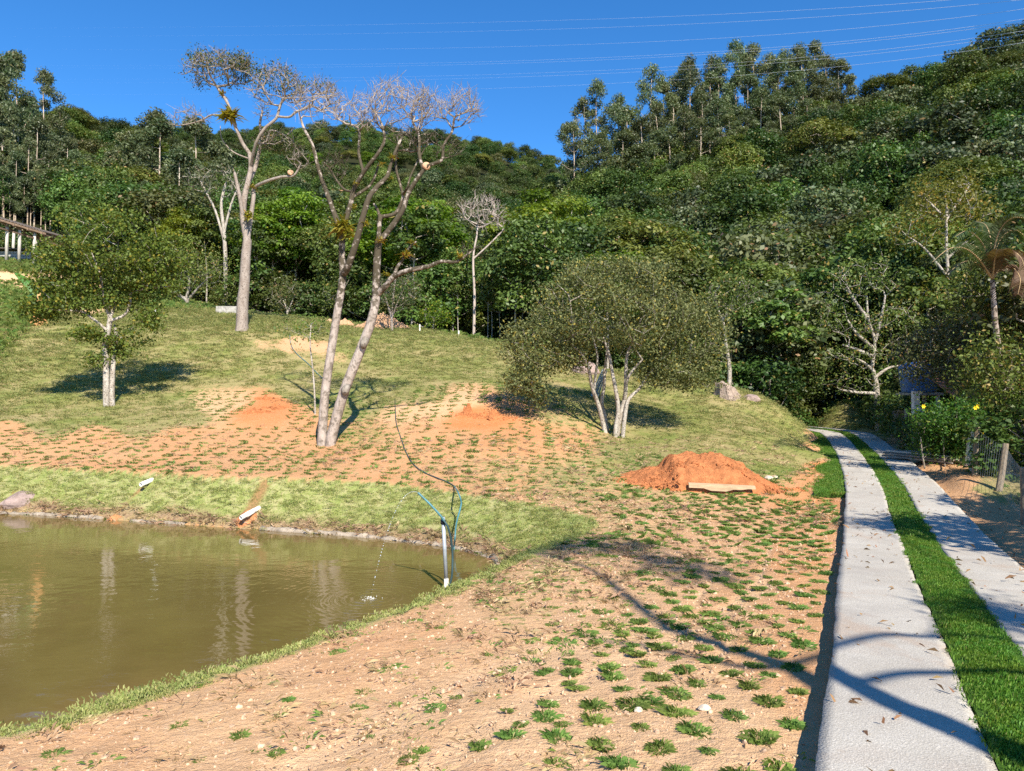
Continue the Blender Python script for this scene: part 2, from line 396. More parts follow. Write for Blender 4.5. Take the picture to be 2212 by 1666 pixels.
# colour zones: samples (vx, vy, grass, red, pale)
S = [(0,930,.30,.3,0),(0,990,.22,.25,.1),(200,950,.28,.3,0),(200,1000,.28,.25,0),(400,950,.26,.35,0),(400,1000,.28,.3,0),(550,960,.36,.3,0),(550,1012,.28,.25,.1),(0,880,.95,0,0),(120,903,.85,0,0),(300,900,.97,0,0),(400,893,.85,0,0),
 (450,880,.42,0,.7),(500,870,.4,.2,.6),(545,890,.05,1,0),(590,870,.02,1,0),(570,905,.1,.9,0),(640,850,.92,0,0),(640,930,.34,.4,0),(700,990,.38,.3,0),(620,990,.36,.3,0),(780,880,.65,0,0),(770,930,.5,.3,0),(830,850,.92,0,0),(870,895,.3,.2,.6),(950,880,.25,.2,.7),
 (930,860,.6,0,.3),(1000,870,.2,.3,.7),(1020,892,.0,1,0),(1070,900,.05,1,0),(1005,910,.1,1,0),(1110,880,.4,.5,0),(900,930,.36,.35,.2),(1000,945,.36,.4,0),(1100,950,.4,.5,0),(1200,950,.34,.4,.1),(1150,930,.3,.5,0),(1100,1020,.46,.2,.1),(1250,1030,.56,.1,.1),
 (1000,1020,.42,.25,.1),(900,1015,.4,.3,.1),(800,1000,.36,.35,.1),(1400,1000,.66,.1,.1),(1400,960,.75,0,.1),(1500,930,.9,0,0),(1600,950,.93,0,0),(1700,1000,.85,0,.1),(1650,900,1,0,0),(1450,870,.97,0,0),(1200,900,.55,0,.1),(1300,870,.8,0,.1),(1150,830,.85,0,.1),
 (1200,820,.6,0,.4),(900,800,.97,0,0),(1000,780,.9,0,.2),(1050,760,.9,0,.1),(560,745,.46,.1,.4),(640,740,.22,.25,.4),(690,750,.30,.3,.4),(735,772,.48,.1,.4),(800,745,.97,0,0),(780,770,.95,0,0),(765,752,.8,0,.2),(620,755,.35,.2,.4),(660,768,.6,.1,.3),(600,785,.92,0,0),(560,715,.97,0,0),(620,712,.97,0,0),(690,718,.95,0,0),(600,765,.85,0,0),(530,755,.95,0,0),(750,735,.95,0,0),(500,735,.95,0,0),(500,800,.93,0,0),(700,800,.9,0,0),(300,820,1,0,0),(100,800,1,0,0),(100,650,1,0,0),(300,700,1,0,0),
 (0,625,1,0,0),(0,598,.05,.1,.9),(60,604,.05,.1,.9),(120,614,.1,.1,.9),(190,640,.2,.1,.9),(60,580,.9,0,0),(0,560,.9,0,0),(0,650,1,0,0),(1763,960,.2,.6,.25),(1768,1010,.1,.8,.1),(1752,935,.45,.4,.25),(1725,945,.85,0,.1),(1700,920,.95,0,0),(1735,985,.85,0,.1),(1768,1040,.35,.6,.1),
 (1740,1075,.35,.6,0),(1330,1070,.5,.1,.1),(1400,1110,.42,.1,.3),(1300,1150,.45,.05,.3),(1200,1230,.46,0,.4),(1100,1300,.42,.0,.4),(1300,1300,.26,0,.5),(1600,1300,.12,.35,.3),(1700,1200,.16,.5,.2),(1600,1150,.25,.2,.3),(1500,1250,.22,.15,.4),(1750,1400,.1,.35,.3),(1400,1400,.12,0,.7),(1200,1400,.15,0,.6),(1000,1400,.22,.1,.5),
 (1500,1600,.08,0,.8),(1200,1600,.06,0,.8),(900,1500,.1,.1,.5),(600,1500,.16,.1,.4),(800,1600,.07,.05,.6),(300,1600,.14,.1,.4),(500,1650,.1,.05,.5),(100,1650,.16,.05,.4),(900,1360,.24,.15,.3),(700,1430,.26,.1,.3),(2100,1100,.2,.3,.3),(2050,1040,.3,.3,.2),(2150,1060,.7,0,0),(2212,1020,.8,0,0),(2212,1200,.3,.2,.2),(1960,960,.3,.1,.3),(1900,930,.6,0,.1),(1800,900,.95,0,0)]
S = np.array(S, float)
pvx, pvy = proj(TX, TY, TZ)
VX = np.clip(pvx, -200, 2400); VY = np.clip(pvy, 560, 1700)
acc = np.zeros((len(TX), 3)); ws = np.zeros(len(TX))
for vx, vy, g, rd, pl in S:
    dd = ((VX-vx)/1.0)**2 + ((VY-vy)*(2.2 if vy < 1090 else 1.2))**2
    wt = 1/(dd+150)**1.9; ws += wt; acc += wt[:, None]*np.array([g, rd, pl])
acc /= ws[:, None]
dist = np.hypot(TX, TY)
trk = np.zeros(len(TX))
for pl_, w_ in (([(560,1700),(700,1625),(850,1555),(1000,1480),(1100,1440),(1300,1392),(1450,1350)], 26), ([(820,1720),(950,1640),(1080,1550),(1250,1470),(1400,1405),(1560,1330),(1660,1260)], 22), ([(1560,1420),(1600,1330),(1640,1250),(1665,1180)], 9), ([(1500,1300),(1560,1230),(1600,1170)], 8)):
    d_, _ = seg_dist(VX, VY, np.array(pl_, float), False); trk = np.maximum(trk, np.exp(-(d_/(w_*(VY-850)/600))**2)*(VY > 1100))
acc[:, 2] = np.clip(acc[:, 2]+.55*trk, 0, 1); acc[:, 1] *= 1-trk; acc[:, 0] *= 1-.7*trk
TZ = TZ-.018*trk*(1+.5*vnoise(TX*20, TY*20, 8))
dR, iR = seg_dist(TX, TY, RIM[::2]); dW, iW = seg_dist(TX, TY, WAT[::2])
near_pond = (dist < 30)
bankm = (iR & ~iW & near_pond).astype(float)
tt = dW/(dW+dR+1e-6)
lip = np.clip(1-dR/.16, 0, 1)*(~iR)*near_pond*(TY < 13)
turf = np.maximum(bankm, lip)
dry = bankm*sstep(.34, .1, tt + .16*fbm(TX*2, TY*2, 5, 2))*(TY > 9)
beach = bankm*np.exp(-((pvx-400)/150.)**2)*sstep(.75, .45, tt)*(TY < 9)
# runs of bare soil down the far bank under the drain pipes
gul = np.zeros(len(TX))
for gx0, gy0, gx1, gy1, wd in ((575,1040,525,1130,22),(322,1040,235,1125,9),(95,1020,30,1060,9)):
    t_ = np.clip((VY-gy0)/(gy1-gy0), 0, 1); gul = np.maximum(gul, np.exp(-((VX-(gx0+(gx1-gx0)*t_))/wd)**2)*(VY > gy0-4)*(VY < gy1+12)*bankm)
# the lawn ends where the forest starts
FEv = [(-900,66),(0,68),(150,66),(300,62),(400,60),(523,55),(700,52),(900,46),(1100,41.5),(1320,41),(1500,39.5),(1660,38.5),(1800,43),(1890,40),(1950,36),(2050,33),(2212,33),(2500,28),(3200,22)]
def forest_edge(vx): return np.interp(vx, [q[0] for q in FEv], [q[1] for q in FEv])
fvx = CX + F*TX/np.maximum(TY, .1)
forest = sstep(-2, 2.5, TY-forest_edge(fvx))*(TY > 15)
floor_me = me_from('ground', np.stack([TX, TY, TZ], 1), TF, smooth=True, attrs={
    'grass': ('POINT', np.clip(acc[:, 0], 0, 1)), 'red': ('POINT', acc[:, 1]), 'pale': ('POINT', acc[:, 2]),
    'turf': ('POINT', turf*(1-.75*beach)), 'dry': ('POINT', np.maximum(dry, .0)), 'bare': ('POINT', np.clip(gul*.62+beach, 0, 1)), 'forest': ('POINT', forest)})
def M_ground():
    s = NT('ground_soil_and_grass'); p = s.pos()
    big = s.noise(.55, 4, .6, p); mid = s.noise(3.2, 4, .65, p); fine = s.noise(22, 4, .7, p); vf = s.noise(90, 2, .7, p)
    dash = s.noise(9, 3, .6, s.mapv(p, (.8, 1.5, 1)))
    red, pale, gr = s.attr('red'), s.attr('pale'), s.attr('grass')
    clay = s.mix(s.math('MULTIPLY_ADD', big, .8, s.math('ADD', red, -.4)), (.56, .335, .17), (.58, .22, .075))
    clay = s.mix(s.math('MULTIPLY_ADD', mid, .7, s.math('ADD', pale, -.42)), clay, (.73, .475, .265))
    clay = s.mix(s.ramp(fine, .52, .72, 0, .45), clay, (.78, .57, .39))
    clay = s.mix(s.ramp(vf, .56, .70, 0, .5), clay, (.36, .19, .095))
    clay = s.mix(s.ramp(mid, .60, .75, 0, .35), clay, (.44, .24, .12))
    green = s.mix(s.ramp(mid, .35, .65), (.27, .275, .075), (.17, .225, .05))
    straw = s.mix(s.ramp(fine, .4, .6), (.44, .35, .17), (.34, .27, .12))
    lawn = s.mix(s.ramp(s.math('MULTIPLY_ADD', fine, .6, s.math('MULTIPLY', big, .6)), .48, .70), green, straw)
    lawn = s.mix(s.ramp(vf, .5, .68, 0, .55), lawn, (.10, .11, .03))
    cov = s.math('ADD', s.math('MULTIPLY_ADD', dash, 1.1, s.math('MULTIPLY', fine, .5)), s.math('MULTIPLY_ADD', gr, 1.15, -1.12))
    cm = s.ramp(cov, .16, .34)
    col = s.mix(cm, clay, lawn)
    tf = s.mix(s.ramp(s.math('MULTIPLY_ADD', mid, .5, s.math('MULTIPLY', fine, .5)), .42, .60), (.28, .32, .09), (.43, .39, .18))
    tf = s.mix(s.ramp(vf, .5, .7, 0, .5), tf, (.14, .19, .05))
    col = s.mix(s.attr('turf'), col, tf)
    dr = s.mix(s.ramp(fine, .4, .6), (.40, .26, .17), (.24, .13, .08))
    col = s.mix(s.math('MULTIPLY', s.attr('dry'), .85), col, dr)
    col = s.mix(s.ramp(s.math('ADD', s.attr('bare'), s.math('MULTIPLY_ADD', fine, .8, -.4)), .3, .6), col, s.mix(s.ramp(fine, .4, .6), (.40, .21, .10), (.22, .17, .06)))
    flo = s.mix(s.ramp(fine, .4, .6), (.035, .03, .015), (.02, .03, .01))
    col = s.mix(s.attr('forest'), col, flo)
    h = s.math('ADD', s.math('MULTIPLY', fine, .6), s.math('MULTIPLY', vf, .35)); h = s.math('ADD', h, s.math('MULTIPLY', dash, .6))
    return s.done(s.bsdf(col, .95, .08, s.bump(h, .9, .045)))
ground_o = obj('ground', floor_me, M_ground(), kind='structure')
def on_ground(pts): return ground(pts[:, 0], pts[:, 1])
# ------------------------------------------------------------------ scatter of stuff on points
def protos(name, meshes, mat):
    c = bpy.data.collections.new(name)
    for i, me in enumerate(meshes):
        if not me.materials: me.materials.append(mat)
        c.objects.link(bpy.data.objects.new(name+'_piece', me))
    return c
def scatter(name, pts, rot, scl, coll, nproto, parent=None, seed=1, **kw):
    rng = np.random.default_rng(seed); N = len(pts)
    me = bpy.data.meshes.new(name); me.vertices.add(N); me.vertices.foreach_set('co', np.asarray(pts, np.float32).ravel())
    a = me.attributes.new('rot', 'FLOAT_VECTOR', 'POINT'); a.data.foreach_set('vector', np.asarray(rot, np.float32).ravel())
    a = me.attributes.new('scl', 'FLOAT_VECTOR', 'POINT')
    scl = np.asarray(scl, np.float32)
    if scl.ndim == 1: scl = np.repeat(scl[:, None], 3, 1)
    a.data.foreach_set('vector', scl.ravel())
    a = me.attributes.new('pick', 'INT', 'POINT'); a.data.foreach_set('value', rng.integers(0, nproto, N).astype(np.int32))
    me.update()
    o = obj(name, me, None, parent, **kw); o['kind'] = 'stuff'
    g = bpy.data.node_groups.new(name, 'GeometryNodeTree')
    g.interface.new_socket('Geometry', in_out='INPUT', socket_type='NodeSocketGeometry')
    g.interface.new_socket('Geometry', in_out='OUTPUT', socket_type='NodeSocketGeometry')
    gi = g.nodes.new('NodeGroupInput'); go = g.nodes.new('NodeGroupOutput')
    ci = g.nodes.new('GeometryNodeCollectionInfo'); ci.inputs['Collection'].default_value = coll
    ci.inputs['Separate Children'].default_value = True; ci.inputs['Reset Children'].default_value = True
    ip = g.nodes.new('GeometryNodeInstanceOnPoints'); ip.inputs['Pick Instance'].default_value = True
    def at(nm, ty):
        q = g.nodes.new('GeometryNodeInputNamedAttribute'); q.data_type = ty; q.inputs[0].default_value = nm
        return q.outputs[0]
    L = g.links.new
    L(gi.outputs[0], ip.inputs['Points']); L(ci.outputs[0], ip.inputs['Instance'])
    L(at('pick', 'INT'), ip.inputs['Instance Index']); L(at('rot', 'FLOAT_VECTOR'), ip.inputs['Rotation']); L(at('scl', 'FLOAT_VECTOR'), ip.inputs['Scale'])
    L(ip.outputs[0], go.inputs[0])
    md = o.modifiers.new('scatter', 'NODES'); md.node_group = g
    return o
def rotz(n, seed=0, tilt=.08):
    r = np.random.default_rng(seed); return np.stack([r.normal(0, tilt, n), r.normal(0, tilt, n), r.uniform(0, 6.283, n)], 1)
def blades(n, rad, h0, h1, wd, seed, lean=.5, round_=True, bend=True):
    """grass blades: each two triangles, bent over"""
    r = np.random.default_rng(seed)
    if round_: q = rad*np.sqrt(r.random(n)); t = r.uniform(0, 6.283, n); x = q*np.cos(t); y = q*np.sin(t)
    else: x = r.uniform(-rad, rad, n); y = r.uniform(-rad, rad, n); t = r.uniform(0, 6.283, n); q = np.full(n, rad*.5)
    h = r.uniform(h0, h1, n); la = t + r.normal(0, .8, n); ln = h*lean*(.4+q/rad)*r.uniform(.4, 1.4, n)
    sx = -np.sin(la)*wd; sy = np.cos(la)*wd; dx = np.cos(la)*ln; dy = np.sin(la)*ln
    zz = np.zeros(n)-.004
    v = np.stack([np.stack([x-sx, y-sy, zz], 1), np.stack([x+sx, y+sy, zz], 1), np.stack([x+dx*.45+sx*.8, y+dy*.45+sy*.8, h*.7], 1), np.stack([x+dx, y+dy, h*(.95-.25*ln/h)], 1)], 1)
    f = np.arange(n*4).reshape(n, 4)
    return me_from('blades', v.reshape(-1, 3), f, attrs={'tint': ('FACE', r.random(n))})

# ------------------------------------------------------------------ driveway slabs and turf between them
def M_concrete():
    s = NT('rough_concrete'); p = s.pos()
    n = s.noise(1.1, 4, .6, s.mapv(p, (1, 1, 1))); f = s.noise(38, 5, .75, p); g = s.noise(120, 3, .7, p); st = s.noise(2.6, 4, .6, s.mapv(p, (.6, 1.6, 1)))
    ag = s.vor(75, p)
    c = s.mix(s.ramp(n, .3, .7), (.39, .355, .295), (.47, .435, .37))
    c = s.mix(s.ramp(st, .52, .68, 0, .45), c, (.41, .35, .285))
    c = s.mix(s.ramp(g, .53, .63, 0, .75), c, (.24, .22, .19)); c = s.mix(s.ramp(s.noise(200, 2, .7, p), .56, .64, 0, .7), c, (.85, .80, .72)); c = s.mix(s.ramp(f, .56, .68, 0, .4), c, (.76, .71, .63))
    c = s.mix(s.ramp(s.noise(.8, 5, .7, s.mapv(p, (1.4, .9, 1))), .56, .68, 0, .4), c, (.40, .27, .18)); c = s.mix(s.ramp(s.noise(.45, 5, .75, p), .5, .66, 0, .4), c, (.30, .27, .235))
    h = s.math('ADD', s.math('MULTIPLY', f, .25), s.math('ADD', s.math('MULTIPLY', g, .6), s.math('MULTIPLY', ag, .5)))
    return s.done(s.bsdf(c, .9, .15, s.bump(h, .5, .010)))
concrete = M_concrete()
CURVE = EDGE
def strip_mesh(name, o0, o1, dz, y0, y1, ncol, depth, jit, seed, step=.08, amp=.006):
    ed = resample(EDGE, step); t = np.gradient(ed, axis=0); t /= np.linalg.norm(t, axis=1)[:, None]; nn = np.stack([t[:, 1], -t[:, 0]], 1)
    m = (ed[:, 1] > y0) & (ed[:, 1] < y1); ed = ed[m]; nn = nn[m]; s = np.arange(len(ed))*step; rows = len(ed)
    offs = np.linspace(o0, o1, ncol); V = []
    for k, o in enumerate(offs):
        jo = 0
        if k == 0: jo = jit*(fbm(s*.9, s*0, seed, 3)+.4*vnoise(s*9, s*0, seed+5))
        if k == ncol-1: jo = jit*(fbm(s*.9, s*0, seed+9, 3)+.4*vnoise(s*9, s*0, seed+7))
        q = ed + nn*(o+jo)[:, None] if hasattr(jo, '__len__') else ed+nn*o
        z = zdr(ed[:, 1]) + dz + amp*fbm(q[:, 0]*6, q[:, 1]*6, seed+3, 3)
        V.append(np.column_stack([q, z]))
    V = np.stack(V, 1)                                   # rows, cols, 3
    lo0 = V[:, :1].copy(); lo0[..., 2] -= depth; lo1 = V[:, -1:].copy(); lo1[..., 2] -= depth
    V = np.concatenate([lo0, V, lo1], 1); nc = ncol+2
    i = np.arange(rows*nc).reshape(rows, nc)
    Fq = np.stack([i[:-1, :-1], i[:-1, 1:], i[1:, 1:], i[1:, :-1]], -1).reshape(-1, 4)
    me = me_from(name, V.reshape(-1, 3), Fq)
    return me
dw = obj('concrete_track', strip_mesh('concrete_track', 0, W1, 0, -20, 43, 14, .2, .03, 3), concrete, kind='structure')
dw2 = obj('concrete_track', strip_mesh('concrete_track', W2, W3, 0, -20, 43, 14, .2, .03, 23), concrete, kind='structure')
def M_turfbase():
    s = NT('turf_sod_base'); p = s.pos(); n = s.noise(60, 3, .7, p); m = s.noise(4, 2, .6, p)
    c = s.mix(s.ramp(n, .35, .65), (.035, .08, .012), (.07, .15, .022)); c = s.mix(s.ramp(m, .4, .7, 0, .2), c, (.10, .15, .03))
    return s.done(s.bsdf(c, .95, .1, s.bump(n, .8, .02)))
turfbase = M_turfbase()
turf_root = empty('turf_strip', (0, 0, 0), kind='structure')
verge_root = empty('turf_verge', (0, 0, 0), kind='structure')
GE = resample(EDGE, .05); gt = np.gradient(GE, axis=0); gt /= np.linalg.norm(gt, axis=1)[:, None]; gn = np.stack([gt[:, 1], -gt[:, 0]], 1)
random.seed(4)
def sods(root, o0, o1, y0, y1, ln, dz):
    m = np.where((GE[:, 1] > y0) & (GE[:, 1] < y1))[0]; k = int(ln/.05); out = []
    for a in range(m[0], m[-1]-k, k):
        zz = random.uniform(-.006, .006); V = []
        for ii, i in enumerate(np.linspace(a, a+k, 4).astype(int)):
            sh = (.012 if ii == 0 else -.012 if ii == 3 else 0)
            for o in (o0, (o0+o1)/2, o1):
                q = GE[i] + gn[i]*(o+random.uniform(-.012, .012)) + gt[i]*sh
                V.append((q[0], q[1], zdr(q[1])+dz+zz+(.006 if 0 < ii < 3 and o not in (o0, o1) else -.004)))
        n = len(V); V += [(x, y, z-.11) for x, y, z in V]
        fs = []
        for r in range(3):
            for c in range(2): b = r*3+c; fs.append((b, b+1, b+4, b+3))
        per = [0, 1, 2, 5, 8, 11, 10, 9, 6, 3]
        for j in range(10): p, q = per[j], per[(j+1) % 10]; fs.append((q, p, p+n, q+n))
        obj('sod', me_from('sod', V, fs), turfbase, root)
        out.append((a, k))
    return out
sods(turf_root, W1+.012, W2-.012, -2, 41, .42, -.012)
sods(verge_root, -.66, -.035, 17.0, 34.5, .42, -.035)
green_blade = M_leaf('turf_blades', (.085, .185, .022), (.18, .32, .045), (.26, .30, .08), .25, .55, .35, .05)
P_turf = protos('turf_patch', [blades(340, .14, .016, .036, .0024, k, .6, False) for k in range(4)], green_blade)
P_turf_far = protos('turf_patch_far', [blades(110, .15, .025, .045, .006, 10+k, .6, False) for k in range(4)], green_blade)
def strip_points(o0, o1, y0, y1, sp, seed):
    r = np.random.default_rng(seed); m = (GE[:, 1] > y0) & (GE[:, 1] < y1); ii = np.where(m)[0]
    L = len(ii)*.05; n = int(L*(o1-o0)/(sp*sp)); j = r.choice(ii, n); o = r.uniform(o0, o1, n)
    q = GE[j]+gn[j]*o[:, None]; return q
for (o0, o1, y0, y1, sp, pc, sd, dz, root, tot) in ((W1+.12, W2-.12, 1.5, 12, .085, P_turf, 1, -.014, turf_root, 0), (W1+.1, W2-.1, 12, 41, .10, P_turf_far, 2, -.014, turf_root, 0), (-.58, -.10, 17, 34.5, .10, P_turf_far, 3, -.036, verge_root, 0)):
    q = strip_points(o0, o1, y0, y1, sp, sd)
    pts = np.column_stack([q, zdr(q[:, 1])+dz])
    scatter('grass_blades', pts, rotz(len(q), sd), np.random.default_rng(sd).uniform(.75, 1.15, len(q)), pc, 4, root, sd)

# ------------------------------------------------------------------ pond
def M_water():
    s = NT('murky_water'); p = s.pos(); sp = PZ(800, 1294, ZW)
    sub = s.n('ShaderNodeVectorMath', operation='DISTANCE'); s.put(sub.inputs[0], p); s.put(sub.inputs[1], sp)
    d = sub.outputs['Value']
    wob = s.noise(.8, 2, .5, p)
    ring = s.math('SINE', s.math('MULTIPLY', s.math('MULTIPLY_ADD', wob, .25, d), 52))
    ring = s.math('MULTIPLY', ring, s.math('DIVIDE', .75, s.math('ADD', s.math('MULTIPLY', d, d), .5)))
    n1 = s.noise(2.6, 3, .5, s.mapv(p, (.8, 1.3, 1))); n2 = s.noise(9, 3, .55, s.mapv(p, (.7, 1.4, 1)))
    calm = s.ramp(s.noise(.35, 2, .5, p), .42, .6)
    wv = s.math('ADD', s.math('MULTIPLY', n1, .9), s.math('MULTIPLY', s.math('MULTIPLY', n2, calm), .34))
    h = s.math('ADD', s.math('MULTIPLY', ring, .13), wv)
    n3 = s.noise(.5, 3, .6, p)
    shallow = s.attr('shore')
    c = s.mix(s.ramp(n3, .35, .65), (.130, .094, .028), (.158, .118, .036))
    c = s.mix(shallow, c, (.25, .145, .06))
    b = s.bsdf(c, .04, .5, s.bump(h, .32, .022)); return s.done(b)
xs = np.arange(-24, 3, .15); ys = np.arange(3, 24, .15); gx, gy = np.meshgrid(xs, ys, indexing='ij')
_dR, _iR = seg_dist(gx.ravel(), gy.ravel(), RIM[::2]); _dW, _iW = seg_dist(gx.ravel(), gy.ravel(), WAT[::2])
keep = (_iR).reshape(gx.shape); vi = np.arange(gx.size).reshape(gx.shape)
fq = np.stack([vi[:-1, :-1], vi[1:, :-1], vi[1:, 1:], vi[:-1, 1:]], -1)
kk = keep[:-1, :-1] & keep[1:, 1:] & keep[1:, :-1] & keep[:-1, 1:]
fq = fq[kk]; used = np.unique(fq); rem = np.full(gx.size, -1); rem[used] = np.arange(len(used))
shore = np.exp(-_dW/.28)*.8*np.where(gy.ravel() < 9, 1, .45)
me = me_from('pond_water', np.stack([gx.ravel(), gy.ravel(), np.full(gx.size, ZW+.008)], 1)[used], rem[fq], attrs={'shore': ('POINT', shore[used])})
obj('pond_water', me, M_water(), kind='structure')
# curb stones: rounded concrete kerb round the far waterline, in cast lengths
curb_root = empty('pond_curb', (0, 0, 0), label='pale concrete curb along the far waterline of the pond', cat='curb')
M_curb = M_plain('weathered_curb_concrete', (.34, .28, .21), .9, .1, 0, .3, 5, .6, .03, (.10, .07, .04))
ci = [i for i in range(len(WAT)) if proj(WAT[i, 0], WAT[i, 1], ZW)[1] < 1226 and proj(WAT[i, 0], WAT[i, 1], ZW)[1] > 1090 and WAT[i, 1] > 11.5 and WAT[i, 0] > -16 and WAT[i, 0] < 1]
ci = sorted(ci, key=lambda i: proj(WAT[i, 0], WAT[i, 1], ZW)[0])
cp = resample(np.array([WAT[i] for i in ci]), .12)
gaps = [(205, 268), (440, 585), (715, 740), (790, 812)]
random.seed(8); st = 0
while st < len(cp)-3:
    ln = random.randint(6, 13); seg = cp[st:st+ln+1]; st += ln
    mx = proj(seg[len(seg)//2, 0], seg[len(seg)//2, 1], ZW)[0]
    if any(a < mx < b for a, b in gaps) or len(seg) < 3: continue
    m = MB(); hh = random.uniform(-.05, -.01)
    m.tube([(x, y-.02, ZW+.015+hh+random.uniform(-.012, .012)) for x, y in seg[:-1]] + [(seg[-1][0]-.02*(seg[-1][0]-seg[-2][0]), seg[-1][1]-.02, ZW+.015+hh)], [.085+random.uniform(-.02, .015) for _ in seg], 8)
    m.build('curb_length', M_curb, curb_root, True)
# deposits of red mud below the pipes
M_mud = M_plain('wet_red_mud', (.48, .20, .08), .7, .3, 0, .3, 6, .6, .03)
def mound(name, mat, loc, rx, ry, h, seed, nx=40, ny=28, flat=.0, rough=.10, fn=None, rz=0, **kw):
    r = np.linspace(0, 1, ny); t = np.linspace(0, 2*math.pi, nx, endpoint=False)
    RR_, TT = np.meshgrid(r, t, indexing='ij')
    ed = 1+.22*fbm(np.cos(TT)*1.5+seed, np.sin(TT)*1.5, seed, 3)
    x = RR_*np.cos(TT)*rx*ed; y = RR_*np.sin(TT)*ry*ed
    prof = np.clip((1-RR_)/(1-flat), 0, 1); prof = prof*prof*(3-2*prof)*.6+prof*.4
    z = h*prof*(1+.25*fbm(x/rx*2, y/rx*2, seed+2, 3)) + h*rough*fbm(x*7, y*7, seed+4, 4)*np.minimum(1, prof*4) + h*rough*.6*fbm(x*22, y*22, seed+5, 2)*np.minimum(1, prof*4)
    if fn is not None: z = fn(x, y, z, prof)
    wx = loc[0]+x*math.cos(rz)-y*math.sin(rz); wy = loc[1]+x*math.sin(rz)+y*math.cos(rz)
    z = z + ground(wx.ravel(), wy.ravel()).reshape(z.shape) - .03 - .05*RR_ - loc[2]
    V = np.stack([wx-loc[0], wy-loc[1], z], -1).reshape(-1, 3)
    i = np.arange(nx*ny).reshape(ny, nx)
    Fq = np.stack([i[:-1], i[1:], np.roll(i, -1, 1)[1:], np.roll(i, -1, 1)[:-1]], -1)[1:].reshape(-1, 4)
    cap = np.stack([i[0], i[1], np.roll(i[1], -1), np.roll(i[0], -1)], -1)
    me = me_from(name, V, np.concatenate([Fq, cap]), smooth=True)
    return obj(name, me, mat, loc=loc, **kw)
for (vx, vy, rx, ry, h, lb) in ((528, 1141, .38, .3, .2, 'orange mud fan washed into the pond under the pair of drain pipes'), (237, 1126, .36, .2, .14, 'orange mud lump at the waterline left of the drain pipes')):
    q = PZ(vx, vy, ZW); mound('mud_deposit', M_mud, (q[0], q[1]+.12, ZW), rx, ry, h, int(vx), label=lb, cat='mud')

# ------------------------------------------------------------------ lawn, tufts, plugs, pebbles
rng = np.random.default_rng(5)
def in_view_pts(n, y0, y1, half=.74, xlo=None):
    y = np.sqrt(rng.uniform(y0*y0, y1*y1, n)); x = rng.uniform(-half, half, n)*y
    return x, y
from_grid = None
def attr_at(x, y):
    """interpolate the zone attributes of the ground at world points"""
    th = np.degrees(np.arctan2(x, y)); r = np.hypot(x, y)
    i = np.clip(((th+43)/.2).astype(int), 0, 428); j = np.clip(np.searchsorted(rr, r), 1, NRR-1)
    k = i*NRR+j; return acc[k, 0], turf[k], forest[k], dry[k], np.maximum(gul, beach)[k]
straw_blade = M_leaf('lawn_blades', (.15, .20, .05), (.38, .35, .14), (.50, .40, .20), .15, .7, .3, .22)
turf_blade = M_leaf('bank_turf_blades', (.22, .28, .07), (.45, .44, .18), (.52, .43, .24), .15, .7, .35, .2)
plug_blade = M_leaf('plug_blades', (.10, .18, .035), (.24, .33, .085), (.46, .38, .18), .2, .6, .35, .2)
weed_blade = M_leaf('weed_blades', (.10, .165, .03), (.23, .29, .075), (.42, .36, .12), .2, .6, .4, .2)
dead_blade = M_leaf('dead_blades', (.30, .19, .11), (.50, .37, .22), None, .1, .8, .2, .2)
P_lawn = protos('lawn_patch', [blades(70, .18, .012, .038, .006, 20+k, .9) for k in range(4)], straw_blade)
P_bank = protos('bank_patch', [blades(100, .14, .010, .026, .0045, 30+k, .8) for k in range(4)], turf_blade)
P_dead = protos('dead_patch', [blades(26, .15, .015, .05, .0035, 40+k, 2.2) for k in range(4)], dead_blade)
P_weed = protos('weed_patch', [blades(40, .2, .10, .34, .012, 50+k, .7) for k in range(3)], weed_blade)
plug_me = [blades(n_, rd_, .018, .048, .0017, 60+k, .9) for k, (n_, rd_) in enumerate(((300, .058), (240, .05), (340, .064), (90, .05), (60, .06)))] + [blades(n_, rd_, .015, .05, .0015, 66+k, lean_) for k, (n_, rd_, lean_) in enumerate(((170, .13, 1.7), (120, .16, 2.2), (220, .10, 1.3)))]
P_plug = protos('plug_tuft', plug_me, plug_blade)
P_plugfar = protos('plug_tuft_far', [blades(60, .085, .012, .034, .006, 70+k, .9) for k in range(4)], plug_blade)
# bank turf (far bank and lip)
x, y = in_view_pts(60000, 4.5, 23); g_, t_, f_, d_, b_ = attr_at(x, y)
m = (t_ > .35) & (b_ < .45) & (rng.random(len(x)) > d_*.8) & (x < 3); x, y = x[m], y[m]
dd = np.hypot(x, y); keep_ = rng.random(len(x)) < np.where(dd < 11, 1, .8); x, y = x[keep_], y[keep_]
scatter('bank_grass', np.column_stack([x, y, ground(x, y)-.005]), rotz(len(x), 7, .3), rng.uniform(.6, 1.2, len(x)), P_bank, 4, seed=7, label='short sloping turf around the pond bank', cat='grass')
x, y = in_view_pts(16000, 10, 21); g_, t_, f_, d_, b_ = attr_at(x, y); m = (t_ > .3) & (d_ > .3) & (x < 3); x, y = x[m], y[m]
scatter('dry_grass', np.column_stack([x, y, ground(x, y)-.005]), rotz(len(x), 8, .3), rng.uniform(.7, 1.4, len(x)), P_dead, 4, seed=8, label='dry brown grass fringe along the far waterline', cat='grass')
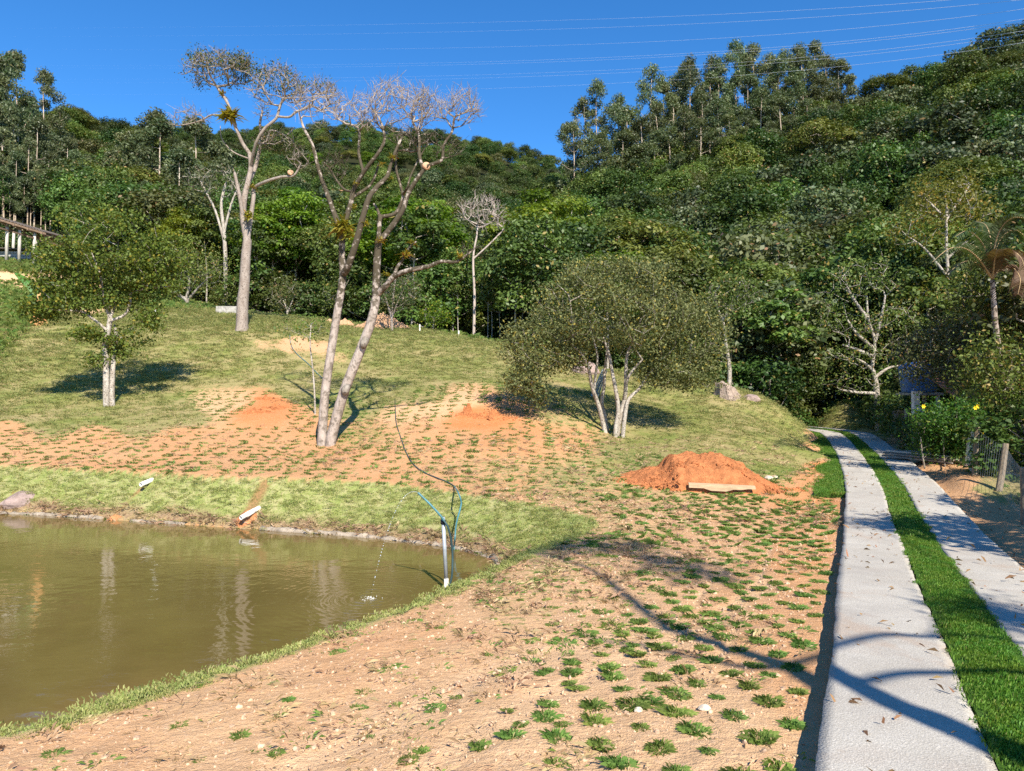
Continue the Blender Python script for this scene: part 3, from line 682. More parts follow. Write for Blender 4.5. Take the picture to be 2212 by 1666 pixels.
# knoll lawn
x, y = in_view_pts(90000, 16, 66); g_, t_, f_, d_, b_ = attr_at(x, y)
cov = g_ + .35*fbm(x*1.3, y*1.3, 77, 3)
m = (t_ < .2) & (f_ < .6) & (rng.random(len(x)) < np.clip((cov-.45)*2.2, 0, 1)) & (np.abs(drive_off(x, y)-.7) > 1.5)
x, y = x[m], y[m]
scatter('lawn_grass', np.column_stack([x, y, ground(x, y)-.008]), rotz(len(x), 9, .25), rng.uniform(.6, 1.3, len(x))*np.clip(np.hypot(x, y)/28, .8, 1.6), P_lawn, 4, seed=9, label='rough mown grass and straw over the knoll', cat='grass')
# tall weeds: left hillside and along the forest foot
x, y = in_view_pts(24000, 30, 66); vx_ = CX+F*x/y; zz_ = ground(x, y); _, vy_ = proj(x, y, zz_)
wd_ = ((vx_ < 250) & (vy_ < 770-.85*(vx_)) & (vy_ > 606)) | ((vx_ < 480) & (vy_ < 668) & (vy_ > 628)) | ((vx_ < 260) & (vy_ > 545) & (vy_ < 590)) | ((y > forest_edge(vx_)-2.2) & (y < forest_edge(vx_)+1))
m = wd_ & (rng.random(len(x)) < .75); x, y = x[m], y[m]
scatter('weeds', np.column_stack([x, y, ground(x, y)-.02]), rotz(len(x), 10, .2), rng.uniform(.5, 1.25, len(x)), P_weed, 3, seed=10, label='taller green weeds on the left hillside and at the forest foot', cat='weeds')
x, y = in_view_pts(9000, 9, 26, .80); so_ = drive_off(x, y); m = (so_ > W3+1.3) & (so_ < W3+6) & (rng.random(len(x)) < np.clip((so_-W3-1)*.35, 0, .7)); x, y = x[m], y[m]
scatter('verge_weeds', np.column_stack([x, y, ground(x, y)-.01]), rotz(len(x), 21, .2), rng.uniform(.25, .7, len(x)), P_weed, 3, seed=21, label='weeds growing along the foot of the wire fence', cat='weeds')
# planted plugs: rows beside the driveway and over the orange bank
plugs = []
i0 = np.where(GE[:, 1] > 2.2)[0][0]
for i in range(i0, len(GE), 1):
    if GE[i, 1] > 16.4: break
    if (i-i0) % 6: continue
    row = (i-i0)//6
    for k in range(0, 16):
        o = -.22 - k*.31 - (.15 if row % 2 else 0) + random.uniform(-.045, .045)
        q = GE[i]+gn[i]*o + gt[i]*random.uniform(-.05, .05)
        if q[1] < 2.5: continue
        vx, vy = proj(q[0], q[1], zdr(q[1])-.3)
        dens = .95 if k < 6 else max(.08, .7-.13*(k-6)) if q[1] < 7.5 else .85 if k < 11 else .5
        if vx < 1150: dens *= .45
        if random.random() > dens: continue
        plugs.append((q[0], q[1], 1.0 if k < 7 else .8))
for _ in range(260):                                     # thin irregular tufts on the near bare soil
    yy = math.sqrt(random.uniform(3.2**2, 13**2)); xx = random.uniform(-.72, .2)*yy
    plugs.append((xx, yy, random.uniform(.5, 1.0)))
plugs = np.array(plugs)
g_, t_, f_, d_, b_ = attr_at(plugs[:, 0], plugs[:, 1])
dRp, iRp = seg_dist(plugs[:, 0], plugs[:, 1], RIM[::2]); so = drive_off(plugs[:, 0], plugs[:, 1])
keep_ = (~iRp) & (dRp > .12) & (so < -.14) & (np.hypot(plugs[:, 0], plugs[:, 1]) > 2.4)
plugs = plugs[keep_]
sel = []                                                # keep them apart
for p_ in plugs:
    if all((p_[0]-q[0])**2+(p_[1]-q[1])**2 > .052 for q in sel[-260:]): sel.append(p_)
plugs = np.array(sel); pr = proj(plugs[:, 0], plugs[:, 1], ground(plugs[:, 0], plugs[:, 1]))
vis = (pr[0] > -10) & (pr[0] < 2222) & (pr[1] < 1690)
order = np.argsort(np.where(vis, plugs[:, 1], 1e3)); near_i, far_i = order[:290], order[290:]
for i in near_i:
    xx, yy, s_ = plugs[i]; near_row = so[keep_][0] if False else drive_off([xx], [yy])[0]
    planted = near_row > -1.9
    k = random.choice((0, 1, 2)) if planted else random.choice((3, 5, 6, 7, 1, 4))
    me = plug_me[k]
    o = obj('grass_plug', me, plug_blade)
    o.location = (xx, yy, gz(xx, yy)-.004); o.rotation_euler = (random.uniform(-.1, .1), random.uniform(-.1, .1), random.uniform(0, 6.28))
    sc = s_*random.choice((.6, .75, .85, .95, 1.05))*(1 if planted else .72); o.scale = (sc*random.uniform(.9, 1.4), sc, sc*random.uniform(.8, 1.1))
    if planted:
        rw = ('first', 'second', 'third', 'fourth', 'fifth', 'sixth')[min(5, int((-near_row-.1)/.31))]; ds_ = 'nearest the camera' if yy < 4.4 else 'mid way' if yy < 6 else 'further along'
        lb_ = f'green grass plug in the {rw} row from the left concrete track, {ds_}'
        tag(o, lb_, 'grass plug', lb_.replace('plug', 'plugs', 1))
    else:
        sx_ = 'at the lower left' if xx/yy < -.38 else 'left of the lower middle' if xx/yy < -.1 else 'in the lower middle'; ds_ = 'close to the camera' if yy < 4.6 else 'nearer the pond' if yy < 6.2 else 'beyond the tyre tracks'
        lb_ = f"thin grass tuft on bare soil {sx_}, {ds_}"
        tag(o, lb_, 'grass tuft', lb_.replace('tuft', 'tufts', 1)); o.name = 'grass_tuft'
q = plugs[far_i]; q = q[(q[:, 1] < 40)]
P_plugmid = protos('plug_tuft_mid', plug_me[:3], None)
scatter('grass_plugs', np.column_stack([q[:, 0], q[:, 1], ground(q[:, 0], q[:, 1])-.004]), rotz(len(q), 16, .2), rng.uniform(.6, 1.35, len(q))[:, None]*np.array([1.25, 1, 1]), P_plugmid, 3, seed=16, label='further rows of planted grass plugs running towards the soil heap', cat='grass plugs')
# far plugs on the orange bank and platform
x, y = in_view_pts(16000, 11, 29); g_, t_, f_, d_, b_ = attr_at(x, y)
gxr = .50
x = np.round(x/gxr+.5*(np.round(y/.42) % 2))*gxr + rng.normal(0, .07, len(x)); y = np.round(y/.42)*.42+rng.normal(0, .05, len(y))
_, ui = np.unique(np.round(np.column_stack([x/.3, y/.3])), axis=0, return_index=True); x, y = x[ui], y[ui]
g_, t_, f_, d_, b_ = attr_at(x, y)
m = (t_ < .1) & (g_ < .7) & (g_ > .16) & (y > np.where(x > .5, 16.2, 13)) & (drive_off(x, y) < -.3) & (rng.random(len(x)) < .9); x, y = x[m], y[m]
scatter('grass_plugs', np.column_stack([x, y, ground(x, y)-.004]), rotz(len(x), 12, .2), rng.uniform(.9, 1.55, len(x))[:, None]*np.array([1.35, .9, 1.1]), P_plugfar, 4, seed=12, label='rows of small grass plugs dotting the orange soil', cat='grass plugs')
# sparse creeping tufts where the soil is half covered
x, y = in_view_pts(26000, 3, 24); g_, t_, f_, d_, b_ = attr_at(x, y)
m = (t_ < .1) & (rng.random(len(x)) < np.clip((g_+.3*fbm(x*1.5, y*1.5, 5, 3)-.14)*1.1, 0, .8)*np.where(g_ > .7, .3, 1)*np.where(y > 16, .35, 1)) & (drive_off(x, y) < -.16); x, y = x[m], y[m]
scatter('creeping_grass', np.column_stack([x, y, ground(x, y)-.004]), rotz(len(x), 13, .2), rng.uniform(.5, 1.15, len(x)), P_dead, 4, seed=13, label='thin straw coloured creeping grass on the sandy soil', cat='grass')
x, y = in_view_pts(15000, 8, 21); g_, t_, f_, d_, b_ = attr_at(x, y)
m = (t_ < .1) & (rng.random(len(x)) < np.clip((g_+.4*fbm(x*1.2, y*1.2, 6, 3)-.3)*1.0, 0, .5)) & (drive_off(x, y) < -.16); x, y = x[m], y[m]
scatter('sparse_grass', np.column_stack([x, y, ground(x, y)-.004]), rotz(len(x), 14, .2), rng.uniform(.5, .9, len(x)), P_plugfar, 4, seed=14, label='sparse green grass spreading on the platform by the pond', cat='grass')
P_creep = protos('creep_patch', [blades(22, .16, .008, .022, .0013, 80+k, 3.4) for k in range(5)], dead_blade)
P_creepg = protos('creep_patch_green', [blades(14, .12, .012, .035, .0014, 86+k, 2.6) for k in range(4)], plug_blade)
x, y = in_view_pts(1900, 2.8, 10); m = (attr_at(x, y)[1] < .1) & (drive_off(x, y) < -.16) & (fbm(x*1.1, y*1.1, 91, 3)+.42+.25*(x/y < 0) > rng.random(len(x))); x, y = x[m], y[m]
scatter('creeping_stems', np.column_stack([x, y, ground(x, y)-.002]), rotz(len(x), 17, .15), rng.uniform(.5, 1.3, len(x)), P_creep, 5, seed=17, label='fine dry runners and stems lying on the sandy foreground', cat='dry stems')
x, y = x[::3]+.05, y[::3]
scatter('creeping_shoots', np.column_stack([x, y, ground(x, y)-.002]), rotz(len(x), 18, .15), rng.uniform(.5, 1.2, len(x)), P_creepg, 4, seed=18, label='thin green shoots creeping between the tufts', cat='grass')
litter_leaf = M_leaf('leaf_litter', (.16, .09, .04), (.34, .20, .10), None, .1, .8, .1, .2)
P_lit = protos('litter', [leaf_me for leaf_me in [blades(1, .001, .02, .03, .008, 95+k, 3) for k in range(3)]], litter_leaf)
jj = rng.integers(np.where(GE[:, 1] > 2)[0][0], len(GE)-120, 2600); oo = np.concatenate([rng.uniform(0, W1, 700), rng.uniform(W2, W3, 900), rng.uniform(W3+.1, W3+1.6, 1000)])
q_ = GE[jj]+gn[jj]*oo[:, None]; zz_ = np.where(oo < W3, zdr(q_[:, 1])+.006, ground(q_[:, 0], q_[:, 1])+.005); mm_ = (fbm(q_[:, 0]*.8, q_[:, 1]*.8, 71, 3)+.35 > rng.random(len(oo)))
scatter('leaf_litter', np.column_stack([q_, zz_])[mm_], rotz(int(mm_.sum()), 19, .5), rng.uniform(.6, 1.4, int(mm_.sum())), P_lit, 3, seed=19, label='dry leaves and twigs blown over the concrete tracks', cat='leaf litter')
# pebbles and crumbs of clay
def pebble(seed):
    r = random.Random(seed); m = MB(); t = (1+5**.5)/2
    ico = [(-1,t,0),(1,t,0),(-1,-t,0),(1,-t,0),(0,-1,t),(0,1,t),(0,-1,-t),(0,1,-t),(t,0,-1),(t,0,1),(-t,0,-1),(-t,0,1)]
    fs = [(0,11,5),(0,5,1),(0,1,7),(0,7,10),(0,10,11),(1,5,9),(5,11,4),(11,10,2),(10,7,6),(7,1,8),(3,9,4),(3,4,2),(3,2,6),(3,6,8),(3,8,9),(4,9,5),(2,4,11),(6,2,10),(8,6,7),(9,8,1)]
    sx, sy, sz = r.uniform(.7, 1.3), r.uniform(.7, 1.1), r.uniform(.4, .8)
    m.add([(x*.5*sx*r.uniform(.8, 1.2), y*.5*sy*r.uniform(.8, 1.2), z*.5*sz*r.uniform(.8, 1.2)) for x, y, z in ico], fs); return m.mesh('pebble')
M_peb = M_plain('clay_crumbs', (.50, .34, .22), .9, .1, 0, .5, 30, .3, .003)
P_peb = protos('pebble', [pebble(k) for k in range(5)], M_peb)
x, y = in_view_pts(52000, 2.6, 16); g_, t_, f_, d_, b_ = attr_at(x, y); m = (t_ < .1) & (drive_off(x, y) < -.1) & (fbm(x*2, y*2, 44, 2)+.5 > rng.random(len(x))); x, y = x[m], y[m]
scatter('pebbles', np.column_stack([x, y, ground(x, y)+.001]), rotz(len(x), 15, 1), rng.gamma(2, .0036, len(x))+.003, P_peb, 5, seed=15, label='small stones and soil crumbs on the bare ground', cat='gravel')
# ------------------------------------------------------------------ tree building
def leaf_mesh(name, cen, size, seed, out=None, up=.5, asp=.5, tint=None, spread=None):
    """one rhombic leaf (or leaf cluster) per centre"""
    r = np.random.default_rng(seed); n = len(cen); cen = np.asarray(cen)
    nr = r.normal(0, 1, (n, 3)); nr /= np.linalg.norm(nr, axis=1)[:, None]
    nr = nr + np.array([0, 0, up])
    if out is not None: nr = nr + out
    nr /= np.linalg.norm(nr, axis=1)[:, None]
    a = np.cross(nr, r.normal(0, 1, (n, 3))); a /= np.linalg.norm(a, axis=1)[:, None]+1e-9; b = np.cross(nr, a)
    s = (size*r.uniform(.6, 1.3, n))[:, None]
    v = np.stack([cen-a*s*.5, cen+b*s*asp*.5+nr*s*.08, cen+a*s*.5, cen-b*s*asp*.5+nr*s*.08], 1).reshape(-1, 3)
    t = r.random(n) if tint is None else np.clip(tint + r.normal(0, .16, n), 0, .92)
    t = np.where(r.random(n) < .03, .98, t)
    return me_from(name, v, np.arange(4*n).reshape(n, 4), attrs={'tint': ('FACE', t)})
class Tree:
    def __init__(s, seed=0):
        s.p = []; s.par = []; s.minr = []; s.rng = random.Random(seed); s.np = np.random.default_rng(seed); s.tips = []
    def limb(s, pts, r0, r1, start=None, sub=4, wob=.0):
        """a hand-placed limb through pts; start = index of the node it leaves"""
        pts = [Vector(q) for q in pts]; prev = start; ids = []
        if start is not None: pts = [Vector(s.p[start])] + pts
        n = len(pts)
        dense = []
        for i in range(n-1):
            p0 = pts[max(i-1, 0)]; p1 = pts[i]; p2 = pts[i+1]; p3 = pts[min(i+2, n-1)]
            for k in range(sub):
                t = k/sub
                dense.append(.5*((2*p1)+(-p0+p2)*t+(2*p0-5*p1+4*p2-p3)*t*t+(-p0+3*p1-3*p2+p3)*t**3))
        dense.append(pts[-1])
        for i, q in enumerate(dense):
            if start is not None and i == 0: continue
            f = i/max(1, len(dense)-1)
            if wob and 0 < i: q = q+Vector([s.rng.gauss(0, wob) for _ in range(3)])
            s.p.append(tuple(q)); s.par.append(prev if prev is not None else -1); s.minr.append(r0+(r1-r0)*f); prev = len(s.p)-1; ids.append(prev)
        return ids
    def grow(s, tg, seg=.35, wob=.06, up=.15, lo=0, twig=.012, rise=.9):
        """connect each target to the tree, nearest first"""
        tg = np.asarray(tg, float); P_ = np.array(s.p); cand = np.arange(lo, len(P_))
        d = np.array([np.min(((P_[cand]-t)**2).sum(1)) for t in tg]); order = np.argsort(d)
        buf = np.zeros((len(P_)+len(tg)*14+10, 3)); buf[:len(P_)] = P_; m = len(P_)
        for k in order:
            t = tg[k]; dv = t-buf[lo:m]; dist = np.sqrt((dv**2).sum(1)); cost = dist*(1+rise*np.clip(.35-dv[:, 2]/(dist+1e-6), 0, 1.35))
            j = lo+int(np.argmin(cost)); a = buf[j].copy(); L = np.linalg.norm(t-a); n = min(12, max(1, int(L/seg))); prev = j
            mid = (a+t)/2 + np.array([0, 0, -up*L]) + s.np.normal(0, wob*L, 3)
            for q in range(1, n+1):
                f = q/n; pt = (1-f)**2*a + 2*f*(1-f)*mid + f*f*t + (s.np.normal(0, wob*seg, 3) if q < n else 0)
                if m >= len(buf): buf = np.vstack([buf, np.zeros((len(tg)*6, 3))])
                s.p.append(tuple(pt)); s.par.append(prev); s.minr.append(twig); buf[m] = pt; prev = m; m += 1
            s.tips.append(m-1)
    def fan(s, k=3, L=.35, spread=.55, twig=.004, up=.5, only=None):
        for i in (s.tips if only is None else only):
            p = np.array(s.p[i]); q = np.array(s.p[s.par[i]]); d = p-q; d /= np.linalg.norm(d)+1e-9
            for _ in range(k):
                v = d + s.np.normal(0, spread, 3) + np.array([0, 0, up]); v /= np.linalg.norm(v); l = L*s.rng.uniform(.6, 1.3)
                a = p+v*l*.5+s.np.normal(0, .06*l, 3); b = a+(v+s.np.normal(0, .25, 3))*l*.5
                s.p.append(tuple(a)); s.par.append(i); s.minr.append(twig); s.p.append(tuple(b)); s.par.append(len(s.p)-2); s.minr.append(twig*.6)
    def radii(s, r0=.010, pw=3.0):
        n = len(s.p); acc_ = np.zeros(n)
        for i in range(n-1, -1, -1):
            base = max(r0**pw, acc_[i]) if acc_[i] > 0 else r0**pw
            r_ = base**(1/pw); s_r = max(r_, s.minr[i]); acc_[i] = s_r
            if s.par[i] >= 0: acc_[s.par[i]] = (acc_[s.par[i]] + r_**pw)
        return acc_
    def wood(s, name, mat, parent, r0=.010, pw=3.0, sides=6, rmax=None, smooth=True, cut=None, **kw):
        n = len(s.p); rad = s.radii(r0, pw)
        if rmax: rad = np.minimum(rad, np.maximum(np.array(s.minr)*1.15, rmax))
        ch = [[] for _ in range(n)]
        for i, q in enumerate(s.par):
            if q >= 0: ch[q].append(i)
        m = MB(); done_ = set()
        starts = [(i, None) for i, q in enumerate(s.par) if q < 0]
        while starts:
            i, fr = starts.pop(); chain = [i] if fr is None else [fr, i]
            while ch[i]:
                k = max(ch[i], key=lambda q: rad[q]); [starts.append((q, i)) for q in ch[i] if q != k]; i = k; chain.append(i)
            rr_ = [rad[q] for q in chain]
            if fr is not None: rr_[0] = min(rr_[0], rr_[1]*1.25)
            sd = sides if max(rr_) > .04 else (4 if max(rr_) > .018 else 3)
            rr_[-1] *= .5
            m.tube([s.p[q] for q in chain], rr_, sd, cap=False)
        return m.build(name, mat, parent, smooth, **kw)
def ell(c, r, n, seed, shell=.55, zmin=-1.0, top=0.0):
    """points in an ellipsoid, more of them near its surface"""
    g = np.random.default_rng(seed); v = g.normal(0, 1, (n*3, 3)); v /= np.linalg.norm(v, axis=1)[:, None]
    v[:, 2] = np.where(v[:, 2] < -.2, -v[:, 2]*top + v[:, 2]*(1-top), v[:, 2])
    q = g.uniform(shell**3, 1, n*3)**(1/3); v = v*q[:, None]; v = v[v[:, 2] > zmin][:n]
    return np.asarray(c)+v*np.asarray(r)
def cluster(cen, n, sig, seed):
    g = np.random.default_rng(seed); i = g.integers(0, len(cen), n); sg = np.asarray(sig)
    return np.asarray(cen)[i]+g.normal(0, 1, (n, 3))*sg, i

# bark and foliage materials
B_pale = M_bark('pale_lichen_bark', (.36, .30, .25), (.27, .215, .175), (.10, .075, .055), 5, .55)
B_grey = M_bark('grey_mossy_bark', (.44, .37, .31), (.30, .24, .19), (.07, .055, .035), 4, .47)
def M_moss(name):
    s = NT(name); o = s.pos(); n1 = s.noise(5, 4, .65, s.mapv(o, (1, 1, .4))); n2 = s.noise(7, 4, .65, o); n3 = s.noise(26, 3, .7, s.mapv(o, (1, 1, .15)))
    zc = s.n('ShaderNodeSeparateXYZ'); s.put(zc.inputs[0], o); up = s.ramp(zc.outputs[2], 3.0, 6.0, 0, .16); up = s.math('SUBTRACT', up, s.ramp(zc.outputs[2], 8.6, 10.0, 0, .2))
    c = s.mix(s.ramp(n1, .35, .65), (.46, .39, .33), (.33, .27, .22))
    c = s.mix(s.ramp(s.math('ADD', n2, up), .50, .62, 0, .95), c, s.mix(s.ramp(up, 0, .1), (.20, .165, .13), (.065, .052, .03))); c = s.mix(s.ramp(n3, .55, .66, 0, .6), c, (.10, .08, .06))
    return s.done(s.bsdf(c, .92, .12, s.bump(s.math('ADD', n2, n3), .8, .02)))
B_moss = M_moss('lichen_and_moss_bark')
B_white = M_bark('white_mottled_bark', (.50, .45, .38), (.34, .29, .23), (.10, .08, .06), 7, .53)
B_twig = M_bark('bare_twig_bark', (.50, .42, .36), (.38, .31, .26), (.20, .16, .13), 4, .62)
B_euc = M_bark('eucalyptus_bark', (.55, .46, .36), (.36, .27, .19), (.20, .14, .10), 2, .58)
B_dark = M_bark('forest_bark', (.34, .30, .25), (.20, .17, .13), (.06, .05, .04), 3, .55)
L_dark = M_leaf('leaf_dark_green', (0.028, 0.057, 0.010), (0.092, 0.143, 0.028), (.25, .20, .06), .35, .5, .22, .42)
L_mid = M_leaf('leaf_mid_green', (0.047, 0.085, 0.015), (0.134, 0.185, 0.036), (.30, .22, .06), .35, .5, .25, .42)
L_olive = M_leaf('leaf_olive', (0.056, 0.081, 0.013), (0.157, 0.177, 0.038), (.30, .20, .07), .3, .5, .25, .38)
L_lime = M_leaf('leaf_bright_green', (.075, .125, .010), (.18, .24, .022), (.35, .30, .04), .3, .5, .4, .15)
L_silver = M_leaf('leaf_glossy', (.035, .060, .022), (.125, .145, .060), (.22, .14, .06), .35, .48, .2, .38)
L_euc = M_leaf('leaf_eucalyptus', (0.056, 0.085, 0.033), (0.169, 0.194, 0.083), (.2, .16, .08), .4, .45, .25, .25)
L_brown = M_leaf('leaf_olive_brown', (0.050, 0.068, 0.020), (0.132, 0.143, 0.046), (.20, .13, .05), .4, .45, .22, .2)
L_yellow = M_leaf('leaf_yellow_green', (.085, .11, .015), (.20, .20, .032), (.30, .22, .03), .3, .5, .35, .15)
L_near = M_leaf('leaf_left_tree', (0.046, 0.090, 0.014), (0.155, 0.224, 0.037), (.26, .24, .03), .25, .55, .3, .1)
L_bush = M_leaf('leaf_bush_tree', (0.070, 0.084, 0.024), (0.252, 0.246, 0.096), (.34, .24, .06), .22, .6, .25, .1)

# ------------------------------------------------------------------ forest tree kinds (unit: metres; base at 0)
def kind_tree(seed, H, rx, rz, trunk_h, nl, leaf, lobes, mat, bark, lobe_r=.42, flat=.75, up=.6, asp=.55, lean=.0, limbs=6, trunk_r=.12, umbrella=False, gap=0.0):
    g = np.random.default_rng(seed); cz_ = H-rz
    lc = []
    for i in range(lobes):
        a_ = i*2.399+g.uniform(-.3, .3); f = (i+.5)/lobes
        if umbrella:
            q = math.sqrt(f); lc.append((rx*.85*q*math.cos(a_), rx*.85*q*math.sin(a_), cz_+rz*(.75-.75*q*q)+g.uniform(-.12, .12)*rz))
        else:
            ph = math.acos(1-1.72*f); rr_ = g.uniform(.5, .85)
            lc.append((rx*rr_*math.sin(ph)*math.cos(a_), rx*rr_*math.sin(ph)*math.sin(a_), cz_+rz*rr_*math.cos(ph)))
    lc = np.array(lc)+np.array([lean, 0, 0]); R0 = rx*lobe_r
    lr = R0*g.uniform(.7, 1.25, lobes)
    per = g.multinomial(nl, (lr**2)/(lr**2).sum()); cen = []; out = []; tint = []
    for i in range(lobes):
        v = g.normal(0, 1, (per[i], 3)); v /= np.linalg.norm(v, axis=1)[:, None]
        v[:, 2] = np.where(v[:, 2] < -.25, -v[:, 2], v[:, 2])
        q = g.uniform(.55, 1.08, per[i])[:, None]*(1+.25*np.sin(v[:, :1]*7+i)*np.cos(v[:, 1:2]*6+i*2))
        cen.append(lc[i]+v*q*lr[i]*np.array([1, 1, flat])); out.append(v*.9); tint.append(np.full(per[i], g.uniform(.1, .85)))
    cen = np.concatenate(cen); out = np.concatenate(out); tint = np.concatenate(tint)
    cr = leaf_mesh('crown', cen, leaf, seed, out, up, asp, tint); cr.materials.append(mat)
    t = Tree(seed); ids = t.limb([(0, 0, -1.2), (0, 0, 0), (lean*.2+g.uniform(-.15, .15), g.uniform(-.15, .15), trunk_h*.55), (lean*.5, 0, trunk_h), (lean, 0, cz_+rz*.1)], trunk_r, trunk_r*.45)
    t.grow(lc, seg=.9, wob=.07, lo=len(ids)//2, twig=.03)
    m_o = t.wood('trunk', bark, None, .03, 2.4, 6, trunk_r*.7); wm = m_o.data; bpy.data.objects.remove(m_o)
    return cr, wm
def kind_euc(seed, H, mat, bark, frac=.55, clumps=16, spread=2.0, nl=2600, leaf=.42):
    g = np.random.default_rng(seed); lean = g.uniform(-.8, .8); t = Tree(seed)
    ids = t.limb([(0, 0, -1.5), (0, 0, 0), (lean*.3, g.uniform(-.2, .2), H*.4), (lean*.7+g.uniform(-.3, .3), g.uniform(-.3, .3), H*.75), (lean, 0, H*.97)], .17, .04)
    cs = []; lr = []
    for i in range(clumps):
        f = i/(clumps-1); z = H*(1-frac+frac*f)*.98; a_ = g.uniform(0, 6.28); rad = spread*(.35+.9*math.sin(math.pi*min(1, .12+f*.95))**.8)*g.uniform(.35, 1.0)
        cs.append((lean*f+rad*math.cos(a_), rad*math.sin(a_), z)); lr.append(g.uniform(.65, 1.25)*(1.15-.25*f))
    cs.append((lean, 0, H*.98)); lr.append(1.1); cs = np.array(cs); lr = np.array(lr)
    t.grow(cs, seg=.8, wob=.05, up=.1, lo=len(ids)//3, twig=.02)
    per = g.multinomial(nl, lr**2/(lr**2).sum()); cen = []; out = []; tint = []
    for i in range(len(cs)):
        v = g.normal(0, 1, (per[i], 3)); v /= np.linalg.norm(v, axis=1)[:, None]; q = g.uniform(.3, 1.1, per[i])[:, None]
        cen.append(cs[i]+v*q*lr[i]*np.array([1, 1, .85])); out.append(v*.6); tint.append(np.full(per[i], g.uniform(.2, .75)))
    cr = leaf_mesh('crown', np.concatenate(cen), leaf, seed, np.concatenate(out), .3, .4, np.concatenate(tint)); cr.materials.append(mat)
    m_o = t.wood('trunk', bark, None, .025, 2.4, 6, .15); wm = m_o.data; bpy.data.objects.remove(m_o)
    return cr, wm
# ------------------------------------------------------------------ forest
KIND = {}
def K(nm, n, fn): KIND[nm] = [fn(k) for k in range(n)]
K('dark', 3, lambda k: kind_tree(100+k, 10, 3.3, 4.2, 3.2, 9800, .28, 26, L_dark, B_dark, .40, .95, .5))
K('mid', 3, lambda k: kind_tree(110+k, 10, 3.0, 4.3, 3.0, 9000, .275, 26, L_mid, B_dark, .40, 1.0, .4))
K('umbrella', 3, lambda k: kind_tree(120+k, 9.5, 3.9, 2.9, 4.0, 8800, .25, 30, L_olive, B_dark, .27, .65, .9, .5, 0, 6, .13, True))
K('glossy', 3, lambda k: kind_tree(130+k, 9.5, 3.2, 3.9, 3.4, 5600, .36, 24, L_silver, B_white, .42, .8, .2, .6))
K('lime', 2, lambda k: kind_tree(140+k, 9, 3.0, 3.3, 3.6, 8000, .26, 26, L_lime, B_white, .36, .55, .9))
K('brown', 2, lambda k: kind_tree(150+k, 9, 3.3, 3.0, 3.6, 6800, .27, 22, L_brown, B_white, .42))
K('yellow', 1, lambda k: kind_tree(160+k, 9.5, 3.0, 3.0, 4.0, 4600, .27, 24, L_yellow, B_white, .38, .7))
K('slim', 3, lambda k: kind_tree(170+k, 9, 2.0, 2.4, 5.2, 2600, .30, 12, L_mid, B_white, .42, .7, .6, .55, .3, 5, .07))
K('euc', 6, lambda k: kind_euc(180+k, 17, L_euc, B_euc, .66 if k < 5 else .42, 26 if k < 5 else 11, 3.0, 6800, .36))
K('shrub', 3, lambda k: kind_tree(195+k, 4, 2.2, 2.3, .6, 3200, .24, 18, (L_dark, L_mid, L_olive)[k], B_white, .40, .9, .5, .55, 0, 5, .05))
def plant(kind, x, y, h, label=None, group=None, name='forest_tree', cat='tree', rz=None, wid=1.0, k=None, sink=.1, z=None):
    cr, wm = random.choice(KIND[kind]) if k is None else KIND[kind][k]
    unit = {'dark': 10, 'mid': 10, 'umbrella': 9.5, 'glossy': 9.5, 'lime': 9, 'brown': 9, 'yellow': 9.5, 'slim': 9, 'euc': 17, 'shrub': 4}[kind]
    if z is None: z = gz(x, y)
    t = empty(name, (x, y, z-sink), random.uniform(0, 6.28) if rz is None else rz, label=label, cat=cat, group=group)
    s = h/unit; t.scale = (s*wid, s*wid, s)
    obj('crown', cr, None, t); obj('trunk', wm, None, t)
    return t
random.seed(21)
WORD = {'dark': 'dark green dense', 'mid': 'mid green bushy', 'umbrella': 'flat topped olive green', 'glossy': 'grey green broad leaved', 'brown': 'brownish olive', 'lime': 'bright green', 'slim': 'slender pale trunked', 'yellow': 'yellowing'}
ROW = {0: 'at the forest front', 1: 'low in the forest', 2: 'half way uphill', 3: 'high uphill'}
def region(vx):
    return ('behind the leafy left tree' if vx < 330 else 'behind the lone tall bare tree' if vx < 640 else 'behind the forked bare tree' if vx < 980 else 'between forked tree and bush tree' if vx < 1180 else 'behind the bush tree' if vx < 1520 else 'right of the bush tree' if vx < 1800 else 'above the end of the driveway' if vx < 2020 else 'above the wire fence and palm')
placed = []
spots = []
y = 30.0
while y < 330:
    sp = 3.8 if y < 60 else 5.2 if y < 110 else 6.6 if y < 190 else 8.6
    xm = .80*y; nx_ = int(2*xm/sp)
    for i in range(nx_+1):
        x = -xm + i*sp + random.uniform(-.42, .42)*sp; yy = y+random.uniform(-.42, .42)*sp; vx = CX+F*x/yy
        if -200 < vx < 2420 and yy > forest_edge(vx)+.4: spots.append((x, yy, vx))
    y += sp*.92
sx = np.array([s_[0] for s_ in spots]); sy = np.array([s_[1] for s_ in spots]); sz = ground(sx, sy)
svx, svy = proj(sx, sy, sz+9)
